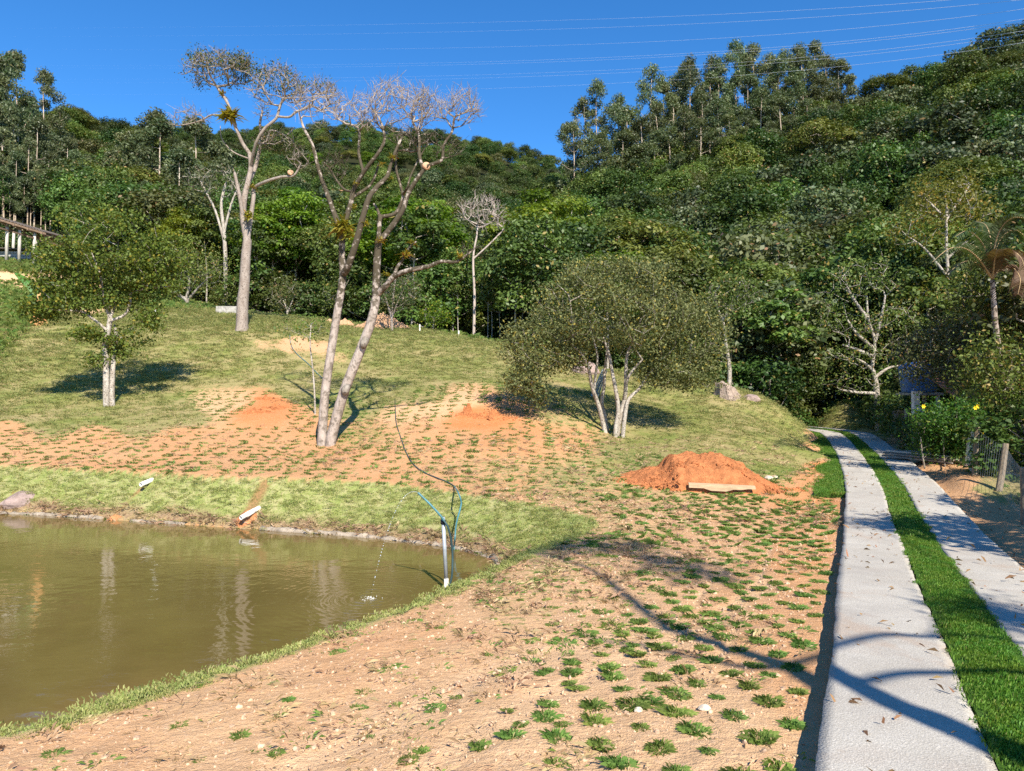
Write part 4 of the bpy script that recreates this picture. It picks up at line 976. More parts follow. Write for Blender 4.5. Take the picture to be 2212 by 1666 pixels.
# which spots show: sight lines to the crown top checked against the ground and nearer crowns (coarse horizon buffer)
hor = np.full(400, 1700.0); order = np.argsort(sy); show = np.zeros(len(sx), bool)
for i in order:
    hpx = 8.5*F/sy[i]; wpx = 3.4*F/sy[i]; a = int((svx[i]-wpx+400)/8); b = int((svx[i]+wpx+400)/8)+1; a = max(a, 0); b = min(b, 399)
    if b <= a: continue
    top = proj(sx[i], sy[i], sz[i]+9)[1]
    if top < np.median(hor[a:b])+10: show[i] = True
    hor[a+(b-a)//5:b-(b-a)//5] = np.minimum(hor[a+(b-a)//5:b-(b-a)//5], top+hpx*.22)
EXCL = []       # (x, y, r) kept free for the trees built by hand
far_pts = []; n_ind = 0
for i in order:
    x, y, vx = sx[i], sy[i], svx[i]; z = sz[i]
    if not show[i]: continue
    if -80 < vx < 150 and 61 < y < 97: continue
    vyb = proj(x, y, z)[1]
    # the eucalyptus stand on the right hill keeps its own trees
    rr_ = random.random()
    if vx > 1450:   kd = 'glossy' if rr_ < .24 else 'umbrella' if rr_ < .36 else 'dark' if rr_ < .70 else 'mid' if rr_ < .92 else 'brown'
    elif vx > 940:  kd = 'dark' if rr_ < .42 else 'mid' if rr_ < .66 else 'glossy' if rr_ < .78 else 'umbrella' if rr_ < .88 else 'brown'
    elif vx > 330:  kd = 'dark' if rr_ < .25 else 'mid' if rr_ < .6 else 'brown' if rr_ < .74 else 'lime' if rr_ < .80 else 'glossy' if rr_ < .9 else 'umbrella'
    else:           kd = 'mid' if rr_ < .5 else 'dark' if rr_ < .7 else 'brown' if rr_ < .85 else 'umbrella'
    dep = y-forest_edge(CX+F*x/y)
    if n_ind < 245 and y < 150:
        h = (random.uniform(5.0, 7.4) if dep < 3 else random.uniform(8.0, 11.2) if y < 80 else random.uniform(9.5, 13.5))
        if dep < 3.5 and random.random() < .6: kd = 'slim'; h *= 1.15
        if 940 < vx < 1180 and dep < 12: kd = random.choice(('slim', 'dark', 'mid')); h = random.uniform(6, 8.5)
        if y > 98 and 1180 < vx < 1860: h = random.uniform(5.0, 7.0)
        elif y > 98: h = random.uniform(8, 10.5)
        row = 0 if dep < 3 else 1 if dep < 14 else 2 if dep < 45 else 3
        plant(kd, x, y, h, f"{WORD[kd]} tree {ROW[row]}, {region(vx)}", f"{WORD[kd]} trees {ROW[row]} {region(vx)}", 'forest_tree', 'tree', wid=random.uniform(.95, 1.3), z=z)
        n_ind += 1
    else: far_pts.append((x, y, z, {'dark': 0, 'mid': 1, 'umbrella': 2, 'glossy': 3, 'brown': 4, 'lime': 5}[kd if kd != 'slim' else 'mid']))
print('forest trees', n_ind, 'far', len(far_pts))
# low growth that closes the forest front
for i in range(64):
    vx = -60 + i*36 + random.uniform(-10, 10); off = random.uniform(.6, 3.4)
    if 930 < vx < 1150 or vx > 2250: off += 7
    d = forest_edge(vx)+off; x = (vx-CX)/F*d
    h = random.uniform(2.2, 4.4)
    plant('shrub', x, d, h, f"leafy shrub filling the forest foot, {region(vx)}", f"shrubs at the forest foot {region(vx)}", 'forest_shrub', 'shrub', wid=random.uniform(.9, 1.3))
# the far wood: crowns read as one mass
fm = {0: 'dark', 1: 'mid', 2: 'umbrella', 3: 'glossy', 4: 'brown', 5: 'lime'}
far_root = []
for k in fm:
    q = np.array([p_[:3] for p_ in far_pts if p_[3] == k])
    if not len(q): continue
    col_ = protos('far_'+fm[k], [KIND[fm[k]][0][0], KIND[fm[k]][-1][0]], None)
    g = np.random.default_rng(k); sc = g.uniform(.72, 1.22, len(q))*np.where(q[:, 1] > 200, .88, 1)
    sc = np.column_stack([sc*1.12, sc*1.12, sc])
    q[:, 2] -= 1.2
    scatter('far_forest', q, rotz(len(q), 30+k, .05), sc, col_, 2, seed=30+k, label=f"far {WORD[fm[k]]} canopy covering the hills behind", cat='forest')
# eucalyptus stand on the crest of the right hill: (vx, top vy, depth)
EUC = [(1240,270,126,14),(1262,215,128,18),(1290,178,128,19),(1330,205,130,18),(1352,232,128,17),(1375,262,127,15),(1400,148,131,20),(1422,225,127,17),(1450,210,129,18),(1468,165,133,19),(1488,128,131,21),(1512,205,126,17),(1532,160,130,19),
 (1556,135,133,20),(1588,92,132,22),(1610,170,127,18),(1632,98,132,22),(1655,118,130,20),(1676,130,128,20),(1700,108,133,21),(1715,150,127,18),(1738,112,131,20),(1757,92,132,22),(1775,170,128,18),(1806,138,131,20),(1640,190,124,16),(1560,215,123,16),(1480,240,123,15),(1690,200,123,16),(1745,215,124,16),(1340,290,124,14),(1410,285,122,14),(1300,290,123,13),
 (1575,250,120,13),(1620,240,121,14),(1660,262,119,12),(1710,250,120,13),(1765,232,121,14),(1795,225,122,14),(1510,262,120,13),(1450,275,121,13),(1390,255,126,15),(1540,120,134,20),(1612,115,135,20),(1475,140,134,19),(1435,185,134,18),(1790,120,133,19),(1722,100,136,20)]
for vx, vy, d, h in EUC:
    top = P(vx, vy, d); x, y = top[0], top[1]; zg = gz(x, y); hh = top[2]-zg
    hh = min(max(hh, 8), 25)
    where = 'left end of' if vx < 1380 else 'middle of' if vx < 1600 else 'right end of' if vx > 1735 else 'tallest part of'
    plant('euc', x, y, hh, f"tall thin eucalyptus in the {where} the ridge top stand against the sky", f"eucalyptus trees in the {where} the ridge top stand", 'eucalyptus_tree', 'eucalyptus', wid=1.0*18/hh if hh > 12 else 1.2, z=top[2]-hh)
# eucalyptus on the left hill
for vx, vy, d, h in [(-15,112,108,20),(15,125,112,20),(42,118,118,19),(100,152,120,17),(10,200,100,17),(35,235,96,16),(-20,230,92,16),(75,260,92,15),(22,375,80,13),(48,385,80,12.5),(66,372,81,13.5),(88,380,81,12.5),(100,372,82,13.5),(5,365,79,13.5),(125,368,84,14),(110,290,96,14),(60,300,86,14),(30,330,82,13),(100,330,84,13),(140,300,90,14),(-10,330,84,13),(160,330,88,13),(195,340,90,13),(240,330,95,14),(320,245,92,15),(345,258,90,14),(305,320,86,12),(380,330,84,12),(425,270,90,13),(270,290,92,13)]:
    top = P(vx, vy, d); x, y = top[0], top[1]; zg = gz(x, y); hh = min(max(top[2]-zg, 9), 24)
    lb = ('tall eucalyptus standing free against the sky at the left edge' if vy < 160 else 'pale trunked eucalyptus on the slope above the open shed' if vx < 210 else 'dense eucalyptus on the slope above the leafy left tree')
    plant('euc', x, y, hh, lb, lb.replace('eucalyptus', 'eucalyptus trees', 1), 'eucalyptus_tree', 'eucalyptus', k=5 if vx < 210 and vy > 180 else None, z=top[2]-hh, wid=1.15 if vx > 210 else .9)
for vx, vy, d in ((1640,318,119),(1700,312,121),(1750,305,122),(1585,325,119),(1845,262,124),(1530,330,118)):
    top = P(vx, vy, d); plant('dark' if vx % 2 else 'mid', top[0], top[1], 9.5, 'dark round tree on the ridge crest at the foot of the eucalyptus stand', 'round trees at the foot of the eucalyptus stand', 'forest_tree', 'tree', z=top[2]-9.5)
# bright green trees at the forest edge
for (vx, vy, d, h, lb) in ((640,400,60,8.5,'bright green rounded tree just right of the tall bare trunk'),(590,430,59,7.5,'bright green tree touching the left side of the larger bright one'),(405,440,60,7.5,'lime green rounded tree left of the tall bare trunk'),
        (1180,405,66,9.5,'bright green tall crown above the white twiggy dome tree'),(1110,440,64,8.5,'fresh green crown left of the tall bright one'),(1312,528,36.5,6.2,'yellow green round tree rising directly behind the bush tree')):
    top = P(vx, vy, d); hh = top[2]-gz(top[0], top[1]); plant('lime', top[0], top[1], max(3, hh), lb, None, 'bright_green_tree', 'tree')
for (vx, vy, d, lb) in ((2040,385,60,'yellow leaved tree with white limbs on the slope above the driveway'),(2130,470,50,'yellowish tree on the slope beside the palm')):
    top = P(vx, vy, d); hh = top[2]-gz(top[0], top[1]); plant('yellow', top[0], top[1], max(4, min(hh, 16)), lb, None, 'yellow_tree', 'tree')
for (vx, vy, d, lb) in ((1010,0,0,''),):
    pass
# ------------------------------------------------------------------ the trees on the meadow
def Z2(d):
    """points traced on an enlargement of the bare trees, put at depth d plus their own offset"""
    def f(lst, k=.006):
        out = []
        for q in lst:
            vx = 352.4+q[0]*.3581; vy = 81.3+q[1]*.3581; out.append(P(vx, vy, d+(q[2] if len(q) > 2 else 0)))
        return out
    return f
def ell2(d, cx, cy, rx, ry, n, seed, dd=0, shell=.6, zmin=-.9, depth=None, top=0.):
    vx = 352.4+cx*.3581; vy = 81.3+cy*.3581; c = P(vx, vy, d+dd); k = .3581*(d+dd)/F
    return ell(c, (rx*k, (depth or rx*.8)*k, ry*k), n, seed, shell, zmin, top)
def near_id(t, p, lim=None):
    q = np.array(t.p if lim is None else t.p[:lim]); return int(np.argmin(((q-np.array(p))**2).sum(1)))
def clouds(t, pts, seed, step=0):
    return pts
# --- lone tall bare tree
dA = 38.0; z = Z2(dA); base = G(523, 714); A_ = Tree(1); dA = base.y; z = Z2(dA)
tr = A_.limb([tuple(base+Vector((0, 0, -.3))), tuple(base+Vector((0, 0, .25)))]+z([(480,1600),(490,1500),(497,1350),(508,1230)]), .33, .22, sub=5)
A_.minr[0] = .55; A_.minr[1] = .50
for i_ in range(2, 6): A_.minr[i_] = .42-.02*i_-.01
m1 = A_.limb(z([(483,1090),(488,980),(510,880,.2),(530,780,.3),(522,700,.3)]), .18, .11, tr[-1])
A_.limb(z([(480,640,.2),(450,570),(420,500),(402,430,-.3),(375,370,-.3),(345,330),(320,290)]), .10, .045, m1[-1])
j = near_id(A_, z([(512,880)])[0]); m1b = A_.limb(z([(550,800,.8),(577,700,1),(592,600,1),(584,520,1),(600,445,1)]), .12, .055, j)
j = near_id(A_, z([(530,780,.3)])[0]); m1c = A_.limb(z([(560,640,-.6),(612,550,-.9),(680,490,-1),(700,430,-1),(720,370,-1)]), .09, .04, j)
A_.limb(z([(760,480,-1.2),(800,450,-1.4),(850,430,-1.5),(900,400,-1.6)]), .06, .03, near_id(A_, z([(690,470,-1)])[0]))
m2 = A_.limb(z([(530,1080,.3),(546,960,.3),(552,905,.3),(640,862,-.4),(720,840,-.6),(790,832,-.8),(830,760,-1)]), .13, .045, tr[-1])
A_.limb(z([(462,960,-.3),(445,880,-.3),(430,810,-.3)]), .11, .07, near_id(A_, z([(483,1090)])[0]))
A_.limb(z([(350,470,.4),(290,468,.5),(230,500,.6),(160,520,.6),(100,530,.6)]), .06, .025, near_id(A_, z([(410,480)])[0]))
A_.limb(z([(440,700,.4),(390,660,.5),(350,600,.5),(345,530,.5)]), .04, .02, near_id(A_, z([(500,720)])[0]))
A_.limb(z([(660,560,.6),(740,590,.8),(790,540,1)]), .05, .03, near_id(A_, z([(590,600,1)])[0]))
nA = len(A_.p)
tgA = np.concatenate([ell2(dA, 330, 250, 205, 150, 120, 1, 0, .86, .05), ell2(dA, 330, 250, 190, 130, 40, 11, 0, .4, -.1), ell2(dA, 460, 250, 85, 135, 50, 2, 0, .8, -.1), ell2(dA, 690, 350, 160, 170, 110, 3, -1, .84, -.05), ell2(dA, 690, 350, 150, 140, 40, 13, -1, .4, -.3), ell2(dA, 930, 400, 160, 130, 90, 4, -1.5, .84, -.05), ell2(dA, 930, 400, 140, 100, 30, 14, -1.5, .4, -.3),
    ell2(dA, 700, 660, 135, 75, 70, 5, .5, .7, -.2), ell2(dA, 160, 510, 120, 70, 50, 6, .6, .6, -.3), ell2(dA, 620, 440, 60, 60, 16, 7, 1, .3), ell2(dA, 820, 740, 60, 60, 16, 8, -1, .3)])
A_.grow(tgA, seg=.5, wob=.06, up=.10, lo=tr[-1], twig=.008)
A_.fan(2, .5, .5, .0042, .35)
rootA = empty('bare_tree', tuple(base), label='tall bare tree with straight fluted trunk and thin umbrella crowns on the knoll crest', cat='tree')
def place(t, root):                                       # store node positions relative to the root
    b = np.array(root.location); t.p = [tuple(np.array(q)-b) for q in t.p]
place(A_, rootA); A_.wood('trunk', B_pale, rootA, .009, 2.9, 9, .07)
bA = np.array(base); tp = np.array([A_.p[i] for i in A_.tips]); r_ = np.random.default_rng(3)
sel_ = tp[(tp[:, 2] > np.percentile(tp[:, 2], 45)) & (r_.random(len(tp)) < .75)]
sel2 = ell2(dA, 700, 640, 120, 40, 60, 9, .5, .3)-bA; sel3 = ell2(dA, 250, 130, 110, 35, 50, 10, 0, .4)-bA; sel4 = ell2(dA, 470, 150, 55, 50, 40, 12, 0, .4)-bA; sel5 = ell2(dA, 580, 220, 50, 35, 20, 13, -1, .3)-bA
cc, _ = cluster(np.vstack([sel_, sel2, sel2, sel3, sel4, sel5]), 5200, .20, 5)
obj('foliage', leaf_mesh('foliage', cc, .13, 5, None, .3, .45), L_mid, rootA)
# --- forked bare tree
base = G(703, 962); dB = base.y; z = Z2(dB); B_ = Tree(2)
b0 = tuple(base+Vector((-.12, 0, -.3)))
lt = B_.limb([b0]+[P(696, 945, dB), P(702, 850, dB), P(715, 760, dB), P(728, 680, dB), P(738, 620, dB)]+z([(1085,1430)]), .145, .10, sub=5)
sl_ = B_.limb(z([(1078,1320,.1),(1082,1220,.1),(1105,1090,.1),(1132,1000,.1),(1145,930,.1),(1180,860),(1240,770,-.2),(1295,700,-.3),(1332,630,-.3),(1330,560,-.3),(1300,480,-.3)]), .10, .03, lt[-1])
ll_ = B_.limb(z([(1050,1110,.3),(1028,1050,.5),(985,930,.7),(945,820,.8),(915,700,.8),(893,630,.8),(850,550,.8),(830,490,.8)]), .09, .03, near_id(B_, z([(1082,1220,.1)])[0]))
dk = B_.limb(z([(1115,1380,-.3),(1160,1250,-.5),(1200,1100,-.6),(1240,970,-.6),(1290,900,-.5),(1350,840,-.4),(1372,770,-.3),(1400,690,-.3),(1440,600,-.2)]), .11, .035, lt[-1])
B_.limb(z([(1180,700,.2),(1185,600,.3),(1170,540,.3),(1100,520,.3)]), .05, .02, near_id(B_, z([(1215,800)])[0]))
B_.limb(z([(1100,920,.3),(1060,880,.4),(1010,800,.5),(985,770,.5)]), .04, .02, near_id(B_, z([(1145,930)])[0]))
B_.limb(z([(1280,830,.2),(1240,900,.3)][::-1]+[(1300,760,.2)]), .05, .03, near_id(B_, z([(1200,960)])[0]))
b1 = tuple(base+Vector((.16, -.05, -.3)))
rt = B_.limb([b1]+[P(716, 945, dB-.1), P(742, 850, dB-.2), P(775, 765, dB-.2), P(800, 700, dB-.2), P(812, 645, dB-.2)]+z([(1285,1490,-.2),(1290,1350,-.2),(1300,1230,-.2)]), .165, .10, sub=5)
ru = B_.limb(z([(1355,1170,-.2),(1440,1050,-.3),(1475,950,-.3),(1520,870,-.4),(1590,780,-.5),(1680,738,-.6),(1692,650,-.6),(1742,570,-.6),(1755,480,-.6)]), .09, .025, rt[-1])
B_.limb(z([(1308,1090,.0),(1325,1080,.1),(1400,1060,.2),(1440,985,.2),(1442,930,.2),(1405,790,.3),(1412,690,.3),(1430,620,.3)]), .07, .025, rt[-1])
B_.limb(z([(1292,1035,.1),(1268,1000,.1)]), .05, .03, near_id(B_, z([(1310,1085)])[0]))
B_.limb(z([(1545,705,-.2),(1545,600),(1510,520)]), .06, .03, near_id(B_, z([(1580,790,-.5)])[0]))
B_.limb(z([(1500,690,.2),(1450,680,.3),(1400,690,.4)]), .035, .02, near_id(B_, z([(1540,705)])[0]))
B_.limb(z([(1475,900,-.2),(1495,830,-.1),(1560,700)]), .04, .02, near_id(B_, z([(1470,940)])[0]))
rl = B_.limb(z([(1340,1500,-.4),(1395,1440,-.6),(1480,1405,-.8),(1600,1380,-.9),(1680,1350,-1),(1770,1352,-1),(1860,1290,-1)]), .10, .03, near_id(B_, z([(1287,1560)])[0]))
B_.limb(z([(1410,1390,-.4),(1445,1340,-.4),(1490,1260,-.3),(1530,1230,-.3)]), .06, .02, near_id(B_, z([(1395,1440,-.6)])[0]))
lo = lt[-1]
tgB = np.concatenate([ell2(dB, 1400, 540, 240, 270, 190, 21, -.2, .80, .1), ell2(dB, 1400, 480, 210, 180, 90, 31, -.2, .4, -.4), ell2(dB, 1790, 500, 125, 180, 80, 22, -.6, .8, .0), ell2(dB, 1790, 480, 100, 110, 30, 32, -.6, .4, -.4), ell2(dB, 1590, 520, 110, 220, 70, 28, -.2, .75, .1), ell2(dB, 930, 470, 150, 140, 70, 23, .8, .7, -.1), ell2(dB, 1140, 500, 90, 160, 55, 24, .3, .7, .0),
    ell2(dB, 1030, 780, 80, 90, 36, 25, .4, .4), ell2(dB, 1700, 680, 90, 70, 30, 26, -.4, .4), ell2(dB, 1840, 1290, 60, 40, 12, 27, -1, .3), ell2(dB, 1500, 610, 130, 70, 50, 29, 0, .4)])
B_.grow(tgB, seg=.3, wob=.06, up=.10, lo=lo, twig=.005)
B_.fan(2, .36, .5, .0028, .35)
rootB = empty('forked_bare_tree', tuple(base), label='leafless forked tree of two leaning trunks joined at the foot, on the orange bank', cat='tree')
place(B_, rootB); B_.wood('trunk', B_moss, rootB, .0055, 2.9, 9, .05)
m = MB(); kn = np.array(z([(1345,0)])[0])
for (vx, vy) in ((787, 742), (747, 843)):
    q = Vector(P(vx, vy, dB-.38))-base
    m.tube([q+Vector((-.06, .12, -.12)), q+Vector((-.03, 0, -.05)), q+Vector((0, -.03, .02)), q+Vector((.03, 0, .08)), q+Vector((.08, .12, .14))], [.05, .11, .12, .10, .05], 7)
m.build('burl', B_dark, rootB, True)
# --- oven bird nests and epiphytes on the two bare trees
M_nest = M_plain('dry_mud_nest', (.60, .36, .22), .9, .1, 0, .15, 12, .5, .01)
def nest(vx, vy, d, r, lb):
    m = MB(); n1, n2 = 10, 7; vs = []; c = Vector(P(vx, vy, d))
    for i in range(n2+1):
        ph = math.pi*i/n2
        for k in range(n1):
            t = 2*math.pi*k/n1; q = Vector((math.sin(ph)*math.cos(t)*r*1.08, math.sin(ph)*math.sin(t)*r, math.cos(ph)*r*.92))
            if q.y < -.55*r and abs(q.x-.2*r) < .3*r and q.z < .5*r: q.y += .7*r
            vs.append(q)
    fs = [(i*n1+k, (i+1)*n1+k, (i+1)*n1+(k+1)%n1, i*n1+(k+1)%n1) for i in range(n2) for k in range(n1)]
    m.add(vs, fs); m.build('bird_nest', M_nest, None, True, c, label=lb, cat='nest')
nest(352.4+1588*.3581, 81.3+775*.3581, dB-.5, .12, 'round mud oven bird nest on the right limb of the forked bare tree')
nest(352.4+768*.3581, 81.3+815*.3581, dA-.8, .15, 'mud oven bird nest on the side limb of the tall bare tree')
L_brom = M_leaf('bromeliad_leaf', (.12, .13, .015), (.42, .34, .05), (.45, .16, .04), .3, .5, .35, .1)
def bromeliad(p, r, seed, lb, dens=26):
    g = random.Random(seed); V = []; Fq = []; tn = []
    for i in range(dens):
        a = g.uniform(0, 6.28); el = g.uniform(-.3, 1.25); L = r*g.uniform(.6, 1.15); o = Vector((g.uniform(-.3, .3)*r, g.uniform(-.3, .3)*r, g.uniform(-.25, .25)*r))
        dr = Vector((math.cos(a)*math.cos(el), math.sin(a)*math.cos(el), math.sin(el))); sd = dr.cross(Vector((0, 0, 1))).normalized()*r*.085; prev = None
        for k in range(4):
            f = k/3; q = o+dr*L*f+Vector((0, 0, -.35*L*f*f)); wv = sd*(1, 1, .7, .05)[k]; V += [q-wv, q+wv]
            if k: n = len(V); Fq.append((n-4, n-3, n-1, n-2)); tn.append(g.random())
    obj('bromeliad', me_from('bromeliad', V, Fq, attrs={'tint': ('FACE', tn)}), L_brom, None, p, label=lb, cat='bromeliad')
def zb(d, x, y, dd=0): return P(352.4+x*.3581, 81.3+y*.3581, d+dd)
for k_, (d, x, y, dd, r, lb, dn) in enumerate((
    (dB,1085,1150,-.15,.52,'largest cluster of yellow bromeliads where the left trunk of the forked tree divides',90),(dB,1125,1185,-.2,.36,'green bromeliads at the right side of the largest cluster',40),(dB,1385,720,-.4,.2,'yellow bromeliad high on the dark limb of the forked tree',26),
    (dB,1320,765,-.4,.18,'pale grey bromeliad in the middle limbs of the forked tree',22),(dB,1375,845,-.5,.15,'small yellow bromeliad below the high one on the dark limb',20),(dB,1160,880,-.1,.15,'tiny bromeliad on the left upright of the forked tree',20),
    (dB,1310,1225,-.4,.2,'bromeliad on the fork of the right leaning trunk',26),(dB,1470,1315,-.5,.27,'yellow bromeliad on the short low branch of the right trunk',40),(dB,1790,1320,-1.1,.2,'orange yellow bromeliad near the tip of the long low branch',30),
    (dB,1350,1430,-.6,.2,'yellowish bromeliad where the long low branch leaves the trunk',26),(dB,1500,1240,-.4,.2,'dry brown bromeliad at the end of the short low branch',22),(dB,1225,1130,-.6,.2,'mossy bromeliad behind the largest cluster',26),(dB,1155,1020,0,.18,'thin bromeliad on the upright above the largest cluster',20),
    (dA,400,470,-.3,.75,'big yellow green bromeliad cluster high on the left limb of the tall bare tree',90),(dA,355,480,-.3,.45,'small bromeliad beside the big cluster on the tall bare tree',30),(dA,360,345,-.3,.35,'bromeliad just under the top crown of the tall bare tree',24),(dA,515,1080,-.3,.5,'yellow bromeliads hanging in the fork of the tall bare tree',50),(dA,440,1075,-.3,.25,'small brown bromeliad left of the fork of the tall bare tree',20),(dA,540,900,0,.3,'bromeliad on the right stem above the fork of the tall bare tree',24))):
    bromeliad(zb(d, x, y, dd), r, 40+k_, lb, dn)

# --- leafy tree on the left of the meadow
def ellV(d, cx, cy, rx, ry, n, seed, dd=0, shell=.5, zmin=-1, top=0., dep=.85):
    c = P(cx, cy, d+dd); k = (d+dd)/F; return ell(c, (rx*k, rx*k*dep, ry*k), n, seed, shell, zmin, top)
def V5(d):
    return lambda l: [P(q[0]*.3093, 515+q[1]*.3093, d+(q[2] if len(q) > 2 else 0)) for q in l]
base = G(236, 878); dL = base.y; z = V5(dL); T_ = Tree(3)
s1 = T_.limb([tuple(base+Vector((-.06, 0, -.2)))]+z([(742,1120),(741,900),(735,740),(755,650),(770,560)]), .12, .09)
s2 = T_.limb([tuple(base+Vector((.12, .05, -.2)))]+z([(782,1120,.1),(788,920,.1),(800,800,.2),(812,700,.3),(800,600,.3)]), .11, .05)
T_.limb(z([(650,562,-.2),(560,510,-.4),(480,505,-.6),(400,500,-.6),(270,490,-.7)]), .055, .02, near_id(T_, z([(752,640)])[0]))
T_.limb(z([(560,440,-.3),(575,370,-.3)]), .03, .02, near_id(T_, z([(530,500,-.4)])[0]))
T_.limb(z([(870,535,.2),(910,450,.2),(918,380,.2),(1040,350,.3),(1180,338,.3)]), .06, .02, near_id(T_, z([(780,580)])[0]))
T_.limb(z([(730,470,-.1),(722,400,-.2),(700,250,-.3),(640,100,-.3)]), .06, .02, s1[-1])
T_.limb(z([(770,470,.2),(765,400,.3),(800,200,.4),(820,50,.4)]), .06, .02, s1[-1])
T_.limb(z([(800,480,.2),(815,420,.3),(900,250,.5),(980,100,.6)]), .05, .02, s1[-1])
cl = np.concatenate([ellV(dL,235,545,125,105,150,1,0,.5,-.7), ellV(dL,135,590,78,62,60,2,-.4,.45), ellV(dL,335,560,75,62,60,3,.4,.45), ellV(dL,118,655,62,34,34,4,-.5,.3), ellV(dL,70,672,38,22,14,14,-.5,.3), ellV(dL,185,640,50,40,24,15,-.3,.3),
     ellV(dL,292,640,60,35,26,5,.3,.3), ellV(dL,322,690,26,22,12,6,-.4,.2), ellV(dL,200,716,38,16,12,7,-.5,.2), ellV(dL,265,735,48,28,18,8,.3,.2), ellV(dL,205,775,22,12,5,9,-.3,.2), ellV(dL,245,760,25,15,6,16,.1,.2), ellV(dL,360,610,60,30,20,17,.3,.3)])
T_.grow(cl, seg=.3, wob=.08, up=.1, lo=4, twig=.008)
rootL = empty('leafy_tree', tuple(base), label='leafy green tree with two whitish stems on the left slope, its shadow behind it', cat='tree')
place(T_, rootL); T_.wood('trunk', B_white, rootL, .0065, 2.9, 8, .04)
cc, _ = cluster(cl-np.array(base), 26000, np.array([.19, .19, .12]), 6)
obj('foliage', leaf_mesh('foliage', cc, .12, 6, None, .35, .6), L_near, rootL)

# --- wide bush tree right of the middle
def VB(d): return lambda l: [P(1030.1+q[0]*.3254, 487.9+q[1]*.3254, d+(q[2] if len(q) > 2 else 0)) for q in l]
base = G(1322, 942); dM = base.y; z = VB(dM); U_ = Tree(4)
def stem(foot, pts, r0, r1):
    f = Vector(z([foot])[0]); f.z = gz(f.x, f.y)-.15; return U_.limb([tuple(f)]+z(pts), r0, r1, sub=4)
q1 = stem((858,1340,.3), [(835,1300,.3),(810,1200,.2),(765,1070,-.1),(742,950,-.3),(700,860,-.5),(640,800,-.6)], .085, .035)
U_.limb(z([(790,980,-.2),(800,860,-.3),(770,740,-.3),(740,600,-.3)]), .05, .02, near_id(U_, z([(775,1090)])[0]))
q5 = stem((868,1330,.6), [(850,1270,.6),(830,1180,.6),(845,1060,.6),(850,950,.6),(862,860,.6)], .08, .04)
q2 = stem((918,1400,-.1), [(925,1330,-.1),(940,1230,-.1),(925,1110,-.2),(900,980,-.2),(875,850,-.2),(840,740,-.2)], .09, .04)
q4 = stem((925,1395,.1), [(950,1280,.1),(985,1120,.1),(990,960,.1),(1000,850,.1),(1050,740,.1),(1090,620,.1)], .09, .03)
q3 = stem((965,1385,.0), [(985,1250),(1010,1150),(1080,1080,.2),(1130,1000,.3),(1200,930,.4),(1280,880,.5)], .075, .025)
U_.limb(z([(1000,1020,-.3),(1060,930,-.4),(1100,890,-.5)]), .05, .03, near_id(U_, z([(975,1150)])[0]))
U_.limb(z([(620,500,-.6),(580,430,-.6)]), .03, .015, q1[-1])
cl = np.concatenate([ellV(dM,1325,668,185,108,380,1,0,.45,-.8), ellV(dM,1335,610,105,52,90,2,0,.5), ellV(dM,1175,745,88,62,110,3,-.4,.45), ellV(dM,1128,815,42,34,36,4,-.5,.3), ellV(dM,1165,840,42,16,14,5,-.4,.3), ellV(dM,1485,730,85,95,150,6,.4,.5),
     ellV(dM,1440,800,85,42,60,7,.2,.4), ellV(dM,1500,810,60,30,26,10,.3,.3), ellV(dM,1255,585,40,26,14,21,.2,.3), ellV(dM,1420,590,45,30,16,22,.3,.3), ellV(dM,1545,700,36,44,12,23,.4,.3), ellV(dM,1120,720,34,30,12,24,-.3,.3), ellV(dM,1235,775,50,30,22,11,-.3,.4), ellV(dM,1160,870,20,10,4,12,-.3,.3)])
U_.grow(cl, seg=.3, wob=.08, up=.1, lo=6, twig=.007)
rootM = empty('bush_tree', tuple(base), label='wide low tree with several mottled white stems and grey green crown right of the middle', cat='tree')
place(U_, rootM); U_.wood('trunk', B_white, rootM, .006, 2.9, 8, .04)
cc, _ = cluster(cl-np.array(base), 50000, np.array([.19, .19, .13]), 7)
obj('foliage', leaf_mesh('foliage', cc, .092, 7, None, .3, .55), L_bush, rootM)

# --- smaller trees made the same way: stems from the foot, leaf clouds round them
def small_tree(name, foot, stems, clouds_, leaf, nleaf, lmat, bark, lb, r0=.06, twig=.008, d=None, sig=.2, cat='tree', rmax=.04, wob=.08, asp=.5):
    f = Vector(foot) if not isinstance(foot, tuple) or len(foot) == 3 else G(*foot)
    if d is not None: x_, y_, _ = P(foot[0], foot[1], d); f = Vector((x_, y_, gz(x_, y_)))
    d0 = f.y; t = Tree(hash(name+lb) % 1000 if False else len(lb)*7+len(stems)); first = None
    for st_ in stems:
        pts = [P(q[0], q[1], d0+(q[2] if len(q) > 2 else 0)) for q in st_[1:]]
        if st_[0] == 'f': ids = t.limb([tuple(f+Vector((random.uniform(-.5, .5)*r0, 0, -.3)))]+pts, r0, r0*.45)
        else: ids = t.limb(pts, r0*.55, r0*.25, near_id(t, P(st_[0][0], st_[0][1], d0)))
    cl = np.concatenate([ellV(d0, c[0], c[1], c[2], c[3], c[4], 50+i, c[5] if len(c) > 5 else 0, .5) for i, c in enumerate(clouds_)])
    t.grow(cl, seg=.012*d0, wob=wob, up=.1, lo=3, twig=twig)
    if not nleaf: t.fan(2, .5, .5, twig*.45, .4)
    root = empty(name, tuple(f), label=lb, cat=cat); place(t, root); t.wood('trunk', bark, root, twig*.8, 3.0, 6, rmax)
    if nleaf:
        cc, _ = cluster(cl-np.array(f), nleaf, sig, 8); obj('foliage', leaf_mesh('foliage', cc, leaf, 8, None, .3, asp), lmat, root)
    return root
